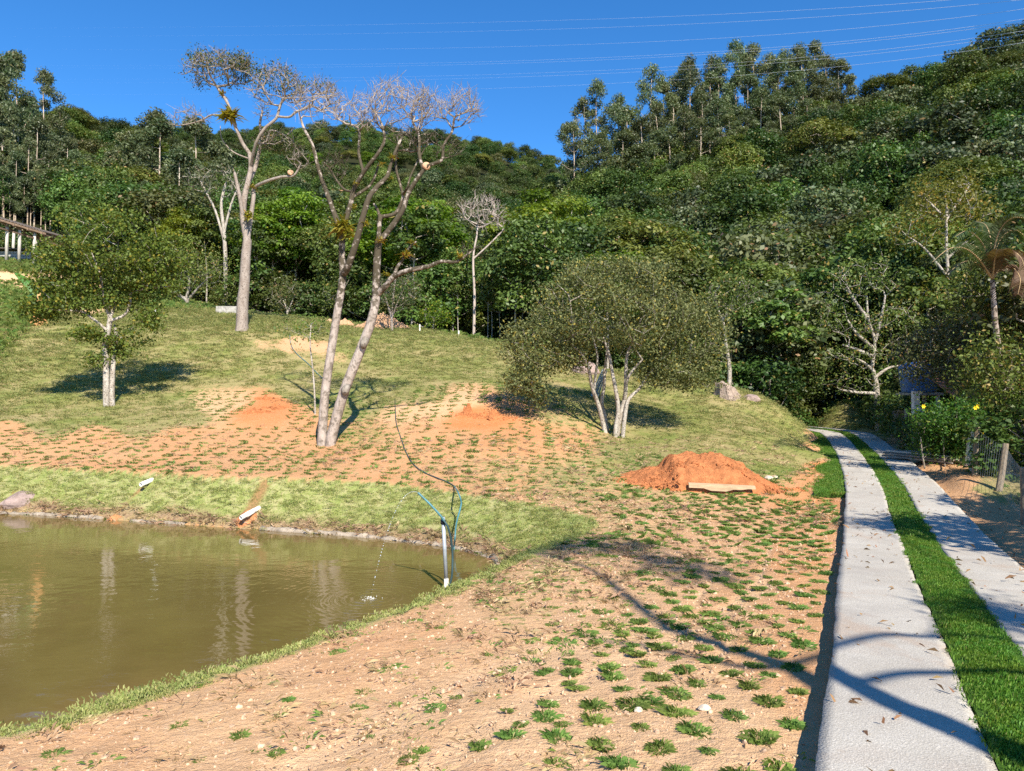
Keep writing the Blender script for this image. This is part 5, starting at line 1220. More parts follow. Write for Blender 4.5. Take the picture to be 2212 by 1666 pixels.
small_tree('twiggy_dome_tree', (1022, 735), [('f', (1025, 640), (1022, 560), (1030, 510)), ((1026, 560), (1055, 530), (1085, 500))], [(1040, 458, 50, 34, 110), (1085, 488, 18, 18, 12)], .1, 0, None, B_twig, 'small leafless tree with a dense white twig dome beside the forked tree', .10, .014, 44, rmax=.05)
small_tree('pale_forest_tree', (488, 640), [('f', (487, 560), (484, 500), (478, 440), (490, 390)), ((486, 520), (465, 455), (440, 405), (428, 370)), ((486, 500), (500, 440), (512, 410))], [(470, 390, 75, 40, 90), (430, 380, 40, 25, 30)], .22, 1500, L_euc, B_white, 'white limbed tree with thin foliage behind the left of the tall bare tree', .2, .02, 58, .45, rmax=.1)
small_tree('crest_tree', (845, 716), [('f', (846, 690), (838, 660), (832, 640)), ((846, 692), (858, 655), (872, 625)), ((846, 690), (850, 640), (855, 600))], [(862, 630, 52, 42, 120)], .11, 2600, L_brown, B_pale, 'small bushy v-shaped tree behind the clay ridge right of the forked tree', .09, .012, None, .28)
small_tree('sapling', (682, 895), [('f', (680, 860), (676, 800), (670, 745), (672, 700))], [(662, 712, 50, 24, 30), (700, 705, 20, 14, 6)], .11, 260, L_near, B_white, 'thin young tree with white stem seen between the two forked trunks', .04, .006, None, .2)
small_tree('edge_tree', (1573, 866), [('f', (1576, 800), (1566, 730), (1562, 690)), ((1564, 700), (1548, 660), (1545, 630)), ((1564, 690), (1590, 650), (1598, 610))], [(1580, 640, 65, 48, 130), (1550, 750, 40, 40, 24)], .14, 3200, L_olive, B_white, 'white trunked tree behind the right side of the bush tree, above the stump', .12, .012, 35.5, .3)
small_tree('edge_tree', (1490, 838), [('f', (1490, 780), (1496, 730))], [(1492, 700, 50, 60, 60)], .14, 1800, L_mid, B_white, 'pale stemmed tree hidden behind the right lobe of the bush tree', .11, .012, 37, .3)
small_tree('white_branched_tree', (1897, 905), [('f', (1894, 850), (1890, 815), (1882, 790)), ((1892, 818), (1920, 795), (1948, 790)), ((1893, 850), (1850, 848), (1815, 842)), ((1886, 800), (1868, 785), (1850, 775)), ((1884, 792), (1890, 740), (1876, 690), (1872, 640)), ((1880, 760), (1850, 720), (1830, 690)), ((1876, 690), (1846, 650), (1830, 620)), ((1882, 740), (1905, 680), (1912, 640)), ((1884, 770), (1850, 755), (1820, 745))],
    [(1865, 600, 80, 45, 90), (1840, 700, 75, 30, 60), (1850, 770, 80, 28, 60), (1930, 700, 60, 50, 60), (1800, 650, 40, 30, 20), (1840, 830, 70, 25, 40)], .13, 5200, L_mid, B_white, 'layered green tree with bright white limbs at the end of the driveway', .16, .012, 34, .26, rmax=.06)
small_tree('white_branched_tree', (2052, 890), [('f', (2050, 780), (2050, 700), (2048, 600), (2044, 520), (2045, 440)), ((2047, 590), (2000, 540), (1960, 510)), ((2045, 560), (2090, 520), (2110, 500)), ((2050, 700), (1990, 680), (1950, 668)), ((2045, 480), (2010, 440), (1990, 420)), ((2046, 470), (2075, 430), (2095, 400))],
    [(2045, 430, 75, 55, 110), (1980, 500, 60, 40, 50), (2100, 470, 50, 40, 40), (2000, 660, 70, 50, 60), (2080, 640, 60, 50, 50)], .17, 5200, L_yellow, B_white, 'tall yellow green tree with straight white trunk left of the palm', .13, .012, 37, .3, rmax=.06)
small_tree('shade_tree', (2075, 940), [('f', (2070, 860), (2060, 780)), ((2068, 850), (2110, 780), (2130, 740)), ((2068, 840), (2010, 800), (1990, 770))], [(2050, 760, 110, 70, 220), (2140, 800, 60, 70, 120), (1990, 790, 50, 50, 70), (2190, 740, 50, 90, 120), (2110, 700, 90, 50, 100)], .10, 15000, L_brown, B_dark, 'dark brownish small leaved tree over the wire fence and hedge', .14, .010, 25.5, .26)
small_tree('crest_shrub', (620, 690), [('f', (620, 670), (612, 650)), ((620, 675), (632, 650), (640, 635))], [(622, 640, 42, 36, 60)], .16, 1500, L_brown, B_white, 'reddish olive shrub with pale stem at the forest edge between the bare trees', .1, .012, 52, .35)
small_tree('crest_shrub', (728, 690), [('f', (730, 668), (724, 640))], [(735, 635, 45, 30, 60)], .16, 1500, L_olive, B_white, 'round olive shrub at the forest edge behind the forked tree', .1, .012, 50, .35)
small_tree('small_bright_tree', (935, 722), [('f', (936, 700), (938, 680))], [(942, 680, 30, 22, 40)], .15, 1200, L_lime, B_white, 'little bright green tree at the forest edge right of the clay ridge', .06, .01, 43, .3)
small_tree('spreading_tree', (410, 665), [('f', (404, 650), (390, 640), (370, 630)), ((402, 650), (430, 620), (450, 600)), ((400, 648), (410, 610), (400, 570))], [(400, 580, 75, 50, 160), (340, 600, 40, 30, 40), (455, 590, 45, 40, 50)], .15, 5200, L_olive, B_dark, 'low spreading tree with dark crooked trunk behind the leafy left tree', .18, .012, 52, .4)
small_tree('shade_tree', (2185, 940), [('f', (2180, 860), (2170, 780), (2160, 700)), ((2178, 850), (2212, 780), (2230, 700))], [(2160, 610, 85, 75, 150), (2200, 720, 60, 70, 110), (2090, 640, 60, 40, 60), (2140, 830, 70, 45, 70), (2150, 790, 60, 60, 80, -5.2), (2180, 860, 40, 40, 30, -5)], .12, 13000, L_olive, B_dark, 'dark olive tree filling the right edge behind the palm', .14, .010, 24.0, .26)
for k_, (vx, vy, d, h_) in enumerate(((1955, 925, 30, 2.0), (2000, 935, 27.5, 1.9), (2040, 950, 25.5, 1.8), (2180, 985, 20.5, 1.5), (2215, 900, 18.5, 2.2), (1925, 915, 34, 2.2), (2120, 975, 23, 1.7))):
    x_, y_, _ = P(vx, vy, d); plant('shrub', x_, y_, h_, ('tangled green shrub by the timber fence at the end of the driveway' if vx < 2060 else 'tangled shrub among the wire fence posts at the right edge'), ('tangled shrubs by the timber fence' if vx < 2060 else 'tangled shrubs among the wire fence posts'), 'fence_shrub', 'shrub', wid=1.2)
for (vx, d, top, lb) in ((990, 46, 600, 'first'), (1053, 45, 620, ''), (1062, 46, 600, ''), (1080, 46, 640, ''), (1132, 47, 560, '')):
    x_, y_, _ = P(vx, 745, d); z_ = gz(x_, y_); hh = P(vx, top, d)[2]-z_
    plant('slim', x_, y_, hh*1.25, 'slender white trunk standing in the dark forest edge left of the bush tree', 'white trunks in the dark forest edge', 'slender_tree', 'tree', wid=.8, z=z_)
# --- trees outside the frame whose shade falls into it
small_tree('roadside_tree', (4.3, -2.2, gz(4.3, -2.2)), [], [(0, 0, 1, 1, 1)], .1, 0, None, B_dark, 'x') if False else None
def shadow_to(vx, vy, t_, zz=None):
    g = G(vx, vy); return tuple(g + SUN_DIR*t_)
S_ = Tree(9); f = Vector((4.35, -2.35, gz(4.35, -2.35)-.3))
a_ = S_.limb([tuple(f), tuple(f+Vector((-.1, 0, 1.5))), shadow_to(2100, 1640, 8.5), shadow_to(1990, 1590, 9.2), shadow_to(1850, 1530, 10.2), shadow_to(1700, 1440, 11.4)], .14, .10)
bb = S_.limb([shadow_to(1590, 1405, 12.5), shadow_to(1480, 1370, 13.6), shadow_to(1400, 1325, 14.6), shadow_to(1335, 1275, 15.6), shadow_to(1280, 1235, 16.4), shadow_to(1200, 1205, 17.5)], .09, .035, a_[-1])
S_.limb([shadow_to(1600, 1440, 12.0), shadow_to(1450, 1410, 12.8), shadow_to(1330, 1385, 13.6), shadow_to(1240, 1370, 14.2)], .05, .02, a_[-1])
S_.limb([shadow_to(1900, 1480, 9.6), shadow_to(2000, 1478, 9.0), shadow_to(2150, 1480, 8.6), shadow_to(2300, 1490, 8.4)], .045, .03, near_id(S_, shadow_to(1790, 1470, 10.6)))
S_.limb([shadow_to(1860, 1395, 11.4), shadow_to(1960, 1395, 11.0), shadow_to(2080, 1402, 10.6), shadow_to(2210, 1412, 10.4)], .045, .03, near_id(S_, shadow_to(1700, 1430, 11.4)))
S_.limb([shadow_to(1990, 1385, 11.2), shadow_to(1995, 1350, 11.6), shadow_to(2040, 1338, 11.8)], .02, .008, near_id(S_, shadow_to(1960, 1395, 11.0)))
pts = [shadow_to(vx, vy, t_) for vx, vy, t_ in ((1420,1215,16),(1440,1210,16),(1500,1238,15.6),(1520,1240,15.6),(1150,1195,18),(1200,1180,18),(1260,1168,18.4),(1290,1180,18),(1340,1190,17),(1380,1185,17),(1240,1190,17.6),(2130,1345,12.4),(2170,1360,12.2),(2200,1355,12.2),(2100,1330,12.4),(1850,1140,15.5),(1880,1150,15.4),(1910,1145,15.4),(1945,1150,15.4))]
S_.grow(np.array(pts), seg=.4, wob=.06, lo=len(a_)-2, twig=.012)
rootS = empty('roadside_tree', tuple(f), label='bare limbed tree beside the driveway behind the photographer, known by its shadow', cat='tree')
place(S_, rootS); S_.wood('trunk', B_grey, rootS, .011, 2.3, 8, .06)
cc, _ = cluster(np.array(pts)-np.array(f), 4200, np.array([.30, .30, .10]), 9)
obj('foliage', leaf_mesh('foliage', cc, .13, 9, None, .5, .4), L_near, rootS)
for k_, (x_, y_, h_, kd) in enumerate(((17.2, 22.5, 7.5, 'brown'), (19.5, 26.5, 8.5, 'dark'), (20.5, 19.5, 7.0, 'mid'), (10.5, 6.0, 6.5, 'brown'), (13.0, 9.0, 7.0, 'mid'), (22, 31, 9, 'dark'), (16.2, 13.4, 7.2, 'mid'), (14.0, 3.5, 7.0, 'mid'))):
    plant(kd, x_, y_, h_, ('green yard tree beyond the wire fence at the right edge' if k_ in (0, 1, 2, 5) else 'roadside tree right of the driveway outside the frame'), 'yard trees beyond the wire fence' if k_ in (0, 1, 2, 5) else 'roadside trees right of the driveway', 'yard_tree', 'tree')
# ------------------------------------------------------------------ soil heaps, rocks, stumps
M_clay = M_plain('red_orange_clay', (.56, .215, .085), .95, .08, 0, .25, 5, 1.0, .06, (.36, .12, .045))
M_clay2 = M_plain('pale_orange_clay', (.60, .36, .20), .95, .08, 0, .2, 6, .9, .05, (.36, .19, .10))
q = G(1535, 1062); mc = Vector((q.x, q.y+.75, gz(q.x, q.y+.75)))
def heap(x, y, z, prof):
    w_ = 2.15
    a = sstep(-2.15, -.85, x)*.38 + sstep(-.98, -.70, x)*.44; b = 1-sstep(.45, 2.05, x)**.75
    top = np.minimum(a*1.2, 1)*b; yy = np.clip(1-(np.abs(y)/.95)**1.7, 0, 1)
    n_ = fbm(x*3.2, y*3.2, 61, 4); n2 = fbm(x*11, y*11, 62, 3)
    return .66*top*yy**.6*(1+.16*n_) + .07*n2*np.minimum(1, prof*5)+.05*np.minimum(1, prof*8)
mound('soil_heap', M_clay, tuple(mc), 2.45, 1.15, .8, 7, 150, 60, fn=heap, label='large heap of loose red orange soil beside the driveway with a plank on it', cat='soil heap')
x_ = rng.uniform(-2.3, 2.4, 1500); y_ = rng.uniform(-1.25, -.1, 1500); hz = heap(x_, y_*.8, 0, np.full(1500, .0)); k_ = (np.abs(x_)/2.4+np.abs(y_)/1.3 < 1.25) & ~((x_ > -.75) & (x_ < 1.25) & (y_ < -.55))
pts = np.column_stack([x_+mc.x, y_+mc.y, ground(x_+mc.x, y_+mc.y)+np.maximum(hz-.04, 0)])[k_]
P_clod = protos('clod', [pebble(20+k) for k in range(5)], M_clay)
scatter('soil_clods', pts, rotz(len(pts), 41, 1), rng.gamma(1.6, .009, len(pts))+.008, P_clod, 5, seed=41, label='crumbled red clods lying over the front of the soil heap', cat='clods')
M_plank = M_plain('weathered_plank', (.44, .31, .19), .85, .1, 0, .2, 5, .4, .01, (.36, .24, .14), (1, 6, 6))
m = MB(); a = Vector((P(1488, 1049, mc.y-1.02))); b = Vector(P(1632, 1056, mc.y-1.0))
for k_, (f0, f1, dz, h_) in enumerate(((0, 1, 0, .15),)):
    n = 9; vs = []
    for i in range(n+1):
        t = i/n; p_ = a.lerp(b, t); cut = .05*(.3 < t < .62) - .03*(t > .85)
        vs += [p_+Vector((0, .0, .045)), p_+Vector((0, .06, .065)), p_+Vector((0, .03, -.05-cut)), p_+Vector((0, -.02, -.045-cut))]
    fs = [(i*4+j, (i+1)*4+j, (i+1)*4+(j+1)%4, i*4+(j+1)%4) for i in range(n) for j in range(4)] + [(0, 1, 2, 3), (n*4+3, n*4+2, n*4+1, n*4)]
    m.add(vs, fs)
m.build('plank', M_plank, label='pale broken plank lying across the front of the red soil heap', cat='plank')
for k_, (vx, vy, rx, ry, h, lb) in enumerate(((828, 703, 1.9, 1.3, .75, 'long ridge of dug orange clay at the crest behind the forked tree'), (745, 698, .8, .8, .45, 'small clay pile at the left end of the crest clay ridge'), (712, 692, .5, .5, .3, 'smallest clay pile left of the crest clay ridge'))):
    q = G(vx, vy+6); mound('clay_ridge', M_clay2, tuple(q), rx, ry, h, 30+k_, 60, 24, rough=.25, label=lb, cat='clay pile')
for k_, (vx, vy, rx, ry, h, lb) in enumerate(((573, 862, .22, .14, .20, 'upper small lump of orange clay on the bank left of the forked tree'), (548, 890, .42, .18, .14, 'lower left lump of orange clay on the bank left of the forked tree'), (596, 882, .28, .15, .16, 'right lump of orange clay on the bank left of the forked tree'), (1012, 897, .38, .22, .30, 'steep red clay lump at the left edge of the bush tree shadow'), (1068, 902, .45, .22, .22, 'red clay lump inside the bush tree shadow'))):
    q = G(vx, vy); mound('clay_lump', M_clay, tuple(q), rx, ry, h, 36+k_, 70, 26, rough=.75, label=lb, cat='clay lump')
    n_ = 130; a_ = rng.uniform(0, 6.28, n_); r_ = rng.uniform(.4, 1.9, n_); px_, py_ = q.x+np.cos(a_)*r_*rx, q.y+np.sin(a_)*r_*ry
    scatter('clay_crumbs', np.column_stack([px_, py_, ground(px_, py_)]), rotz(n_, 42+k_, 1), rng.gamma(1.6, .012, n_)+.01, P_clod, 5, seed=42+k_, label='crumbs of clay around the ' + ('red lumps' if vx > 900 else 'orange lumps'), cat='clods')
M_rock = M_plain('mottled_rock', (.34, .25, .21), .85, .2, 0, .3, 4, .7, .03, (.20, .14, .12))
M_rockl = M_plain('pale_stone', (.60, .50, .38), .85, .2, 0, .2, 8, .5, .01)
def rock(name, mat, c, sx, sy, sz, seed, rz=0, **kw):
    r = random.Random(seed); m = MB(); n1, n2 = 14, 9; vs = []
    for i in range(n2+1):
        ph = math.pi*i/n2
        for k in range(n1):
            t = 2*math.pi*k/n1; v = Vector((math.sin(ph)*math.cos(t), math.sin(ph)*math.sin(t), math.cos(ph)))
            d = 1+.30*float(fbm(v.x*1.3+seed, v.y*1.3+v.z*1.7, seed, 3)) ; v = v*d
            for ax in (Vector((.5, -.7, .5)), Vector((-.8, -.2, .6)), Vector((.1, -.3, .95)), Vector((.9, .1, .3))):
                ax = ax.normalized(); e_ = v.dot(ax)-.72
                if e_ > 0: v = v-ax*e_*.8
            vs.append((v.x*sx, v.y*sy, v.z*sz))
    fs = [(i*n1+k, (i+1)*n1+k, (i+1)*n1+(k+1)%n1, i*n1+(k+1)%n1) for i in range(n2) for k in range(n1)]
    m.add(vs, fs); o = m.build(name, mat, None, False, c, **kw); o.rotation_euler.z = rz; return o
q = G(46, 1084); rock('bank_rock', M_rock, (q.x, q.y+.2, q.z-.02), .60, .42, .27, 3, .2, label='big flat mottled boulder set in the turf bank at the left edge', cat='rock')
for k_, (vx, vy, s_, lb) in enumerate(((1662, 1036, .10, 'pale stone on the right shoulder of the soil heap'), (1674, 1034, .08, 'smaller pale stone next to the one on the soil heap'), (1636, 1060, .05, 'small stone at the right foot of the soil heap'), (1523, 1534, .035, 'pale pebble between the planted grass plugs'), (1380, 1540, .025, 'small rusty pebble in the sandy foreground'))):
    q = G(vx, vy); rock('stone', M_rockl, (q.x, q.y, q.z+s_*.3), s_*1.3, s_, s_*.7, 50+k_, label=lb, cat='stone')
q = G(1623, 862); rock('field_rock', M_rock, (q.x, q.y, q.z), .42, .3, .22, 61, label='low grey rock in the grass right of the stump', cat='rock')
q = G(1276, 800) if False else G(1265, 806); rock('field_rock', M_rock, (q.x, q.y, q.z+.1), .7, .6, .5, 63, label='grey boulder on the slope behind the left side of the bush tree', cat='rock')
# stump
M_stump = M_bark('stump_wood', (.42, .33, .26), (.30, .23, .18), (.08, .06, .045), 6, .52)
q = G(1571, 857); st_root = empty('tree_stump', tuple(q), label='tilted weathered tree stump at the edge of the meadow with a small plant on it', cat='stump')
m = MB(); vs = []; n1 = 18
for i, (r_, z_) in enumerate(((.62, -.15), (.50, .08), (.42, .28), (.38, .45), (.30, .52), (.02, .50))):
    for k in range(n1):
        t = 2*math.pi*k/n1; rr_ = r_*(1+.22*math.sin(t*3+.6)+.12*math.sin(t*7)); vs.append((rr_*math.cos(t)+.25*(.5-z_)-.1, rr_*math.sin(t)*.8, z_*(1.0+.25*math.cos(t+2.6))+(.04*math.sin(t*5) if i > 2 else 0)))
m.add(vs, [(i*n1+k, i*n1+(k+1)%n1, (i+1)*n1+(k+1)%n1, (i+1)*n1+k) for i in range(5) for k in range(n1)])
m.build('stump_block', M_stump, st_root)
bromeliad(tuple(q+Vector((-.1, -.1, .5))), .32, 81, 'small green plant sprouting on top of the tree stump', 24)
# ------------------------------------------------------------------ pond things
M_pvc = M_plain('white_pvc', (.80, .77, .70), .45, .4, 0, .05, 5, .05, .002)
M_dark = M_plain('pipe_inside', (.16, .06, .02), .9, .1)
def pvc(a, b, r, lb):
    a = Vector(a); b = Vector(b); dr = (b-a).normalized(); ref = dr.orthogonal().normalized(); bn = dr.cross(ref); n = 16; vs = []
    for p_, rr_ in ((b, r), (a, r), (a, r*.88), (a+(b-a)*.5, r*.86)):
        for k in range(n):
            t = 2*math.pi*k/n; vs.append(p_+(ref*math.cos(t)+bn*math.sin(t))*rr_)
    root = empty('drain_pipe', tuple(a), label=lb, cat='drain pipe'); V0 = a
    m = MB(); m.add([v-V0 for v in vs], [(i*n+k, i*n+(k+1)%n, (i+1)*n+(k+1)%n, (i+1)*n+k) for i in range(3) for k in range(n)]); m.build('pipe_wall', M_pvc, root, True)
    m = MB(); m.add([(b-a)*.4+(ref*math.cos(2*math.pi*k/n)+bn*math.sin(2*math.pi*k/n))*r*.87 for k in range(n)], [tuple(range(n))]); m.build('pipe_bore', M_dark, root)
def bankpt(vx, vy, up=0): q = G(vx, vy); q.z += up; return q
a = bankpt(306, 1052); e_ = bankpt(330, 1040, -.02)
pvc(Vector(P(304, 1047, a.y-.28)), Vector(P(346, 1030, a.y+.35)), .052, 'single white drain pipe sticking out of the turf bank on the left')
a = bankpt(524, 1120)
pvc(Vector(P(520, 1119, a.y-.38)), Vector(P(550, 1102, a.y-.02)), .05, 'left one of the two white drain pipes above the orange mud')
pvc(Vector(P(533, 1113, a.y-.25)), Vector(P(560, 1097, a.y+.15)), .05, 'right one of the two white drain pipes above the orange mud')
M_galv = M_plain('galvanised_steel', (.42, .45, .47), .5, .5, .35, .2, 9, .15, .003, (.62, .62, .60))
f = Vector(PZ(964, 1274, ZW)); root = empty('metal_pole', tuple(f), label='galvanised pole standing in the pond near the shore holding a hose', cat='pole')
tp_ = Vector(P(957, 1117, f.y+.02))-f; m = MB(); m.tube([(0.01, 0, -.5), (0, 0, .17)], .034, 14); m.build('pole_sleeve', M_plain('bare_pipe_end', (.62, .60, .54), .6, .3), root, True)
m = MB(); m.tube([(0, 0, .15), tuple(tp_)], .030, 14); m.build('pole_tube', M_galv, root, True)
m = MB(); m.tube([tuple(tp_*.93+Vector((0, 0, -.03))), tuple(tp_*.93+Vector((0, 0, .03)))], .042, 12); m.build('clamp', M_plain('black_clamp', (.03, .03, .03), .6, .3), root, True)
M_hose = M_plain('teal_hose', (.07, .20, .22), .4, .5, 0, .25, 3, .05, .002); M_hosed = M_plain('dark_green_hose', (.035, .07, .075), .45, .4, 0, .3, 3, .05, .002)
def Z8(x, y, d): return P(813.2+x*.1952, 1003+y*.1952, d)
def spl(pts, sub=6):
    t = Tree(); t.limb(pts, 1, 1, sub=sub); return t.p
dp = f.y-.05; hr = empty('spout_hose', tuple(f), label='teal hose tied to the metal pole, spouting a thin jet over the pond', cat='hose')
def rel(pts, o): return [tuple(Vector(p_)-o) for p_ in pts]
m = MB(); m.tube(rel(spl([Z8(460,315,dp), Z8(600,450,dp), Z8(718,580,dp), Z8(745,622,dp)]), f), .0165, 10); m.build('hose_tip', M_hose, hr, True)
m = MB(); m.tube(rel(spl([Z8(745,622,dp), Z8(792,700,dp), Z8(828,850,dp+.05), Z8(842,1000,dp+.05), Z8(838,1200,dp), Z8(818,1310,dp-.02), Z8(790,1356,dp-.02), Z8(770,1372,dp)]), f), .0165, 10); m.build('hose_length', M_hosed, hr, True)
pts = [G(vx, vy)+Vector((0, 0, .02)) for vx, vy in ((853,864),(854,885),(856,915),(866,948),(877,978),(893,1006),(918,1024),(938,1032),(965,1043),(981,1052))]
pts2 = [pts[-1]] + [Vector(P(vx, vy, d)) for vx, vy, d in ((989,1063,15.35),(996,1082,15.05),(995,1096,14.85),(986,1130,14.5),(983,1160,14.2))] + [G(981, 1187)+Vector((0, 0, .05)), Vector(PZ(981, 1196, ZW-.05)), Vector(PZ(982, 1215, ZW-.25))]
gh = empty('garden_hose', tuple(pts[0]), label='long teal hose winding down the orange slope and over the turf bank into the pond', cat='hose')
m = MB(); m.tube(rel(spl([tuple(p_) for p_ in pts]), pts[0]), .013, 8); m.build('hose_run', M_hosed, gh, True)
m = MB(); m.tube(rel(spl([tuple(p_) for p_ in pts2]), pts[0]), .016, 8); m.build('hose_drop', M_hose, gh, True)
pts = [G(vx, vy)+Vector((0, 0, .03)) for vx, vy in ((626,720),(628,745),(640,765),(664,786),(682,805),(697,820))]
m = MB(); m.tube(spl([tuple(p_) for p_ in pts]), .016, 7); m.build('slope_hose', M_hose, None, True, label='short blue green hose lying up the slope behind the forked tree', cat='hose')
M_drop = NT('clear_falling_water'); M_drop = M_drop.done(M_drop.bsdf((.85, .9, .95), .05, .6, None, 0, Transmission_Weight=.55))
sp_ = Vector(PZ(800, 1294, ZW)); st_ = Vector(Z8(458, 313, dp)); jet = MB()
vx0 = (sp_-st_); vx0.z = 0; T_f = .62
def jp(t): h_ = t/T_f; g_ = 4.9*T_f*T_f; v0 = (sp_.z-st_.z+g_)/1.0; return Vector((st_.x+vx0.x*h_, st_.y+vx0.y*h_, st_.z + v0*h_ - g_*h_*h_))
jet.tube([jp(T_f*.30*i/12) for i in range(13)], [.003*(1-.4*i/12) for i in range(13)], 6)
random.seed(3)
for i in range(40):
    t = T_f*(.28+.72*(i/40)**.8)+random.uniform(-.004, .004); c_ = jp(t); r_ = random.uniform(.0025, .008)
    jet.tube([c_+Vector((0, 0, r_*1.3)), c_+Vector((0, 0, r_*.5)), c_-Vector((0, 0, r_*.6)), c_-Vector((0, 0, r_*1.1))], [r_*.2, r_, r_, r_*.2], 6)
jet.build('water_jet', M_drop, None, True, kind='stuff', label='thin arc of water breaking into drops above the pond', cat='water')
M_foam = M_plain('splash_foam', (.78, .78, .74), .3, .5)
fo = MB()
for i in range(46):
    a_ = random.uniform(0, 6.28); r0_ = abs(random.gauss(0, .075)); c_ = sp_+Vector((math.cos(a_)*r0_*1.2, math.sin(a_)*r0_, .008+.02*random.random()*max(0, 1-r0_*5))); r_ = random.uniform(.003, .009)
    fo.tube([c_+Vector((0, 0, r_)), c_, c_-Vector((0, 0, r_*.6))], [r_*.3, r_, r_*.5], 6)
fo.build('splash', M_foam, None, True, kind='stuff', label='small white splash where the hose jet meets the pond', cat='splash')
# ------------------------------------------------------------------ far meadow things
def up_at(vx, vy): return G(vx, vy)
q = G(334, 684); m = MB(); m.tube([(0, 0, -.1), (.01, 0, .42)], .06, 12); m.tube([(.07, 0, .0), (.11, 0, .2)], .035, 8); m.build('vent_pipe', M_pvc, None, True, tuple(q), label='short white upright pipe on the lawn behind the leafy left tree', cat='pipe')
M_block = M_plain('grey_block', (.33, .31, .27), .9, .1, 0, .3, 6, .4, .01)
q = G(497, 677, 40); m = MB(); m.box((0, 0, .18), (1.5, .9, .42), Matrix.Rotation(.2, 3, 'Z'), .03); m.build('concrete_box', M_block, None, False, tuple(q), label='low grey concrete box in the grass left of the tall bare trunk', cat='concrete box')
M_blue = M_plain('blue_plastic', (.05, .14, .42), .5, .4, 0, .3, 6, .3, .02)
q = G(384, 646, 40); rock('blue_tarp', M_blue, tuple(q+Vector((0, 0, .1))), .55, .35, .25, 71, label='crumpled blue plastic sheet in the weeds behind the leafy left tree', cat='tarp')
for k_, (vx, vy, h_, lb) in enumerate(((907, 716, .4, 'white marker stake at the right end of the clay ridge'), (991, 727, .35, 'white marker stake in the grass before the forest edge'), (1104, 742, .3, 'white marker stake by the forest edge left of the bush tree'))):
    q = G(vx, vy); m = MB(); m.box((0, 0, h_/2-.05), (.07, .07, h_), None, .004); m.box((0, 0, h_-.04), (.05, .05, .05), None, .004); m.build('marker_stake', M_pvc, None, False, tuple(q), label=lb, cat='stake')
# banana plant
M_ban = M_leaf('banana_leaf', (.07, .16, .02), (.16, .30, .05), (.35, .25, .08), .5, .4, .4, .05); M_bst = M_bark('banana_stem', (.62, .34, .14), (.50, .26, .10), (.25, .14, .06), 8, .62)
q = G(84, 702); root = empty('banana_plant', tuple(q), label='banana plant with orange brown stem and two raised leaves on the left hillside', cat='banana plant')
m = MB(); m.tube([(0, 0, -.2), (0, 0, .1), (.02, 0, .8), (.03, 0, 1.3), (.0, 0, 1.7)], [.30, .24, .17, .14, .08], 12)
for a_ in (.5, 2, 3.4, 5): m.tube([(math.cos(a_)*.2, math.sin(a_)*.2, .5), (math.cos(a_)*.35, math.sin(a_)*.3, .15), (math.cos(a_)*.5, math.sin(a_)*.4, -.05)], [.05, .06, .02], 5)
m.build('stem', M_bst, root, True)
def leaf_blade(pts, wd, mat, parent, seed=0, name='leaf', tint=None):
    V = []; Fq = []; tn = []; n = len(pts); g = random.Random(seed)
    for i, p_ in enumerate(pts):
        p_ = Vector(p_); t = (Vector(pts[min(i+1, n-1)])-Vector(pts[max(i-1, 0)])).normalized(); sd = t.cross(Vector((0, -.6, .8))).normalized(); f_ = i/(n-1); w_ = wd*math.sin(math.pi*min(.97, .06+f_*.94))**.6*(1+.08*g.uniform(-1, 1))
        V += [p_-sd*w_+Vector((0, 0, -.15*w_)), p_, p_+sd*w_+Vector((0, 0, -.15*w_))]
        if i:
            b = len(V); Fq += [(b-6, b-5, b-2, b-3), (b-5, b-4, b-1, b-2)]; tn += [g.random()*.6 if tint is None else tint]*2
    obj(name, me_from(name, V, Fq, attrs={'tint': ('FACE', tn)}), mat, parent)
k = 43*1.0/F*1
for sd_, tip in enumerate(((-1.15, -.2, 2.75), (.95, -.1, 2.25), (-.9, .3, 1.55), (.5, .4, 1.4), (.3, .6, 2.4))):
    a = Vector((0, 0, 1.5)); b = Vector(tip); mid = (a+b)/2+Vector((0, 0, .15)); leaf_blade(spl([tuple(a), tuple(mid), tuple(b)], 5), .22, M_ban, root, sd_)
# sheets leaning on the bush tree
M_sheet = M_plain('grey_green_sheet', (.38, .42, .37), .7, .3, 0, .15, 5, .2, .005)
q = G(1283, 858); tp2 = Vector(P(1306, 798, q.y+.25)); root = empty('leaning_battens', tuple(q), label='bundle of grey green battens leaning against a white stem of the bush tree', cat='battens')
for i in range(4):
    m = MB(); a_ = Vector((i*.085-.12, .02*i, -.03)); b_ = tp2-q+Vector((i*.05-.06, .02*i, -.05*(i % 2))); m.beam(a_, b_, .07, .03, .004); m.build('batten', M_sheet, root)
# ------------------------------------------------------------------ open shed on the left hill
M_wood = M_plain('whitish_timber', (.52, .47, .40), .85, .1, 0, .2, 6, .3, .01, (.25, .2, .15), (1, 1, .3)); M_wd = M_plain('brown_timber', (.22, .15, .10), .85, .1, 0, .25, 6, .3, .01)
M_roof = M_plain('fibre_cement_roof', (.17, .14, .12), .85, .1, 0, .25, 3, .3, .02, (.16, .12, .1))
ds = 58.0; sb = G(22, 552, 50); zf = sb.z; root = empty('open_shed', (sb.x, ds, zf), label='open timber shed with a corrugated roof on white posts at the left edge', cat='shed')
def SL(vx, vy, dd=0): return Vector(P(vx, vy, ds+dd))-root.location
M_shadow = M_wd
for vx, vt, vb, dd in ((16, 476, 558, 0), (43, 490, 560, .6), (75, 497, 563, 1.4), (-15, 468, 555, -.4), (-10, 490, 550, 8), (30, 500, 552, 8.5), (78, 512, 556, 9)):
    m = MB(); m.tube([SL(vx-2, vb+6, dd), SL(vx, vt, dd)], [.13, .11], 8); m.build('post', M_wood, root, True)
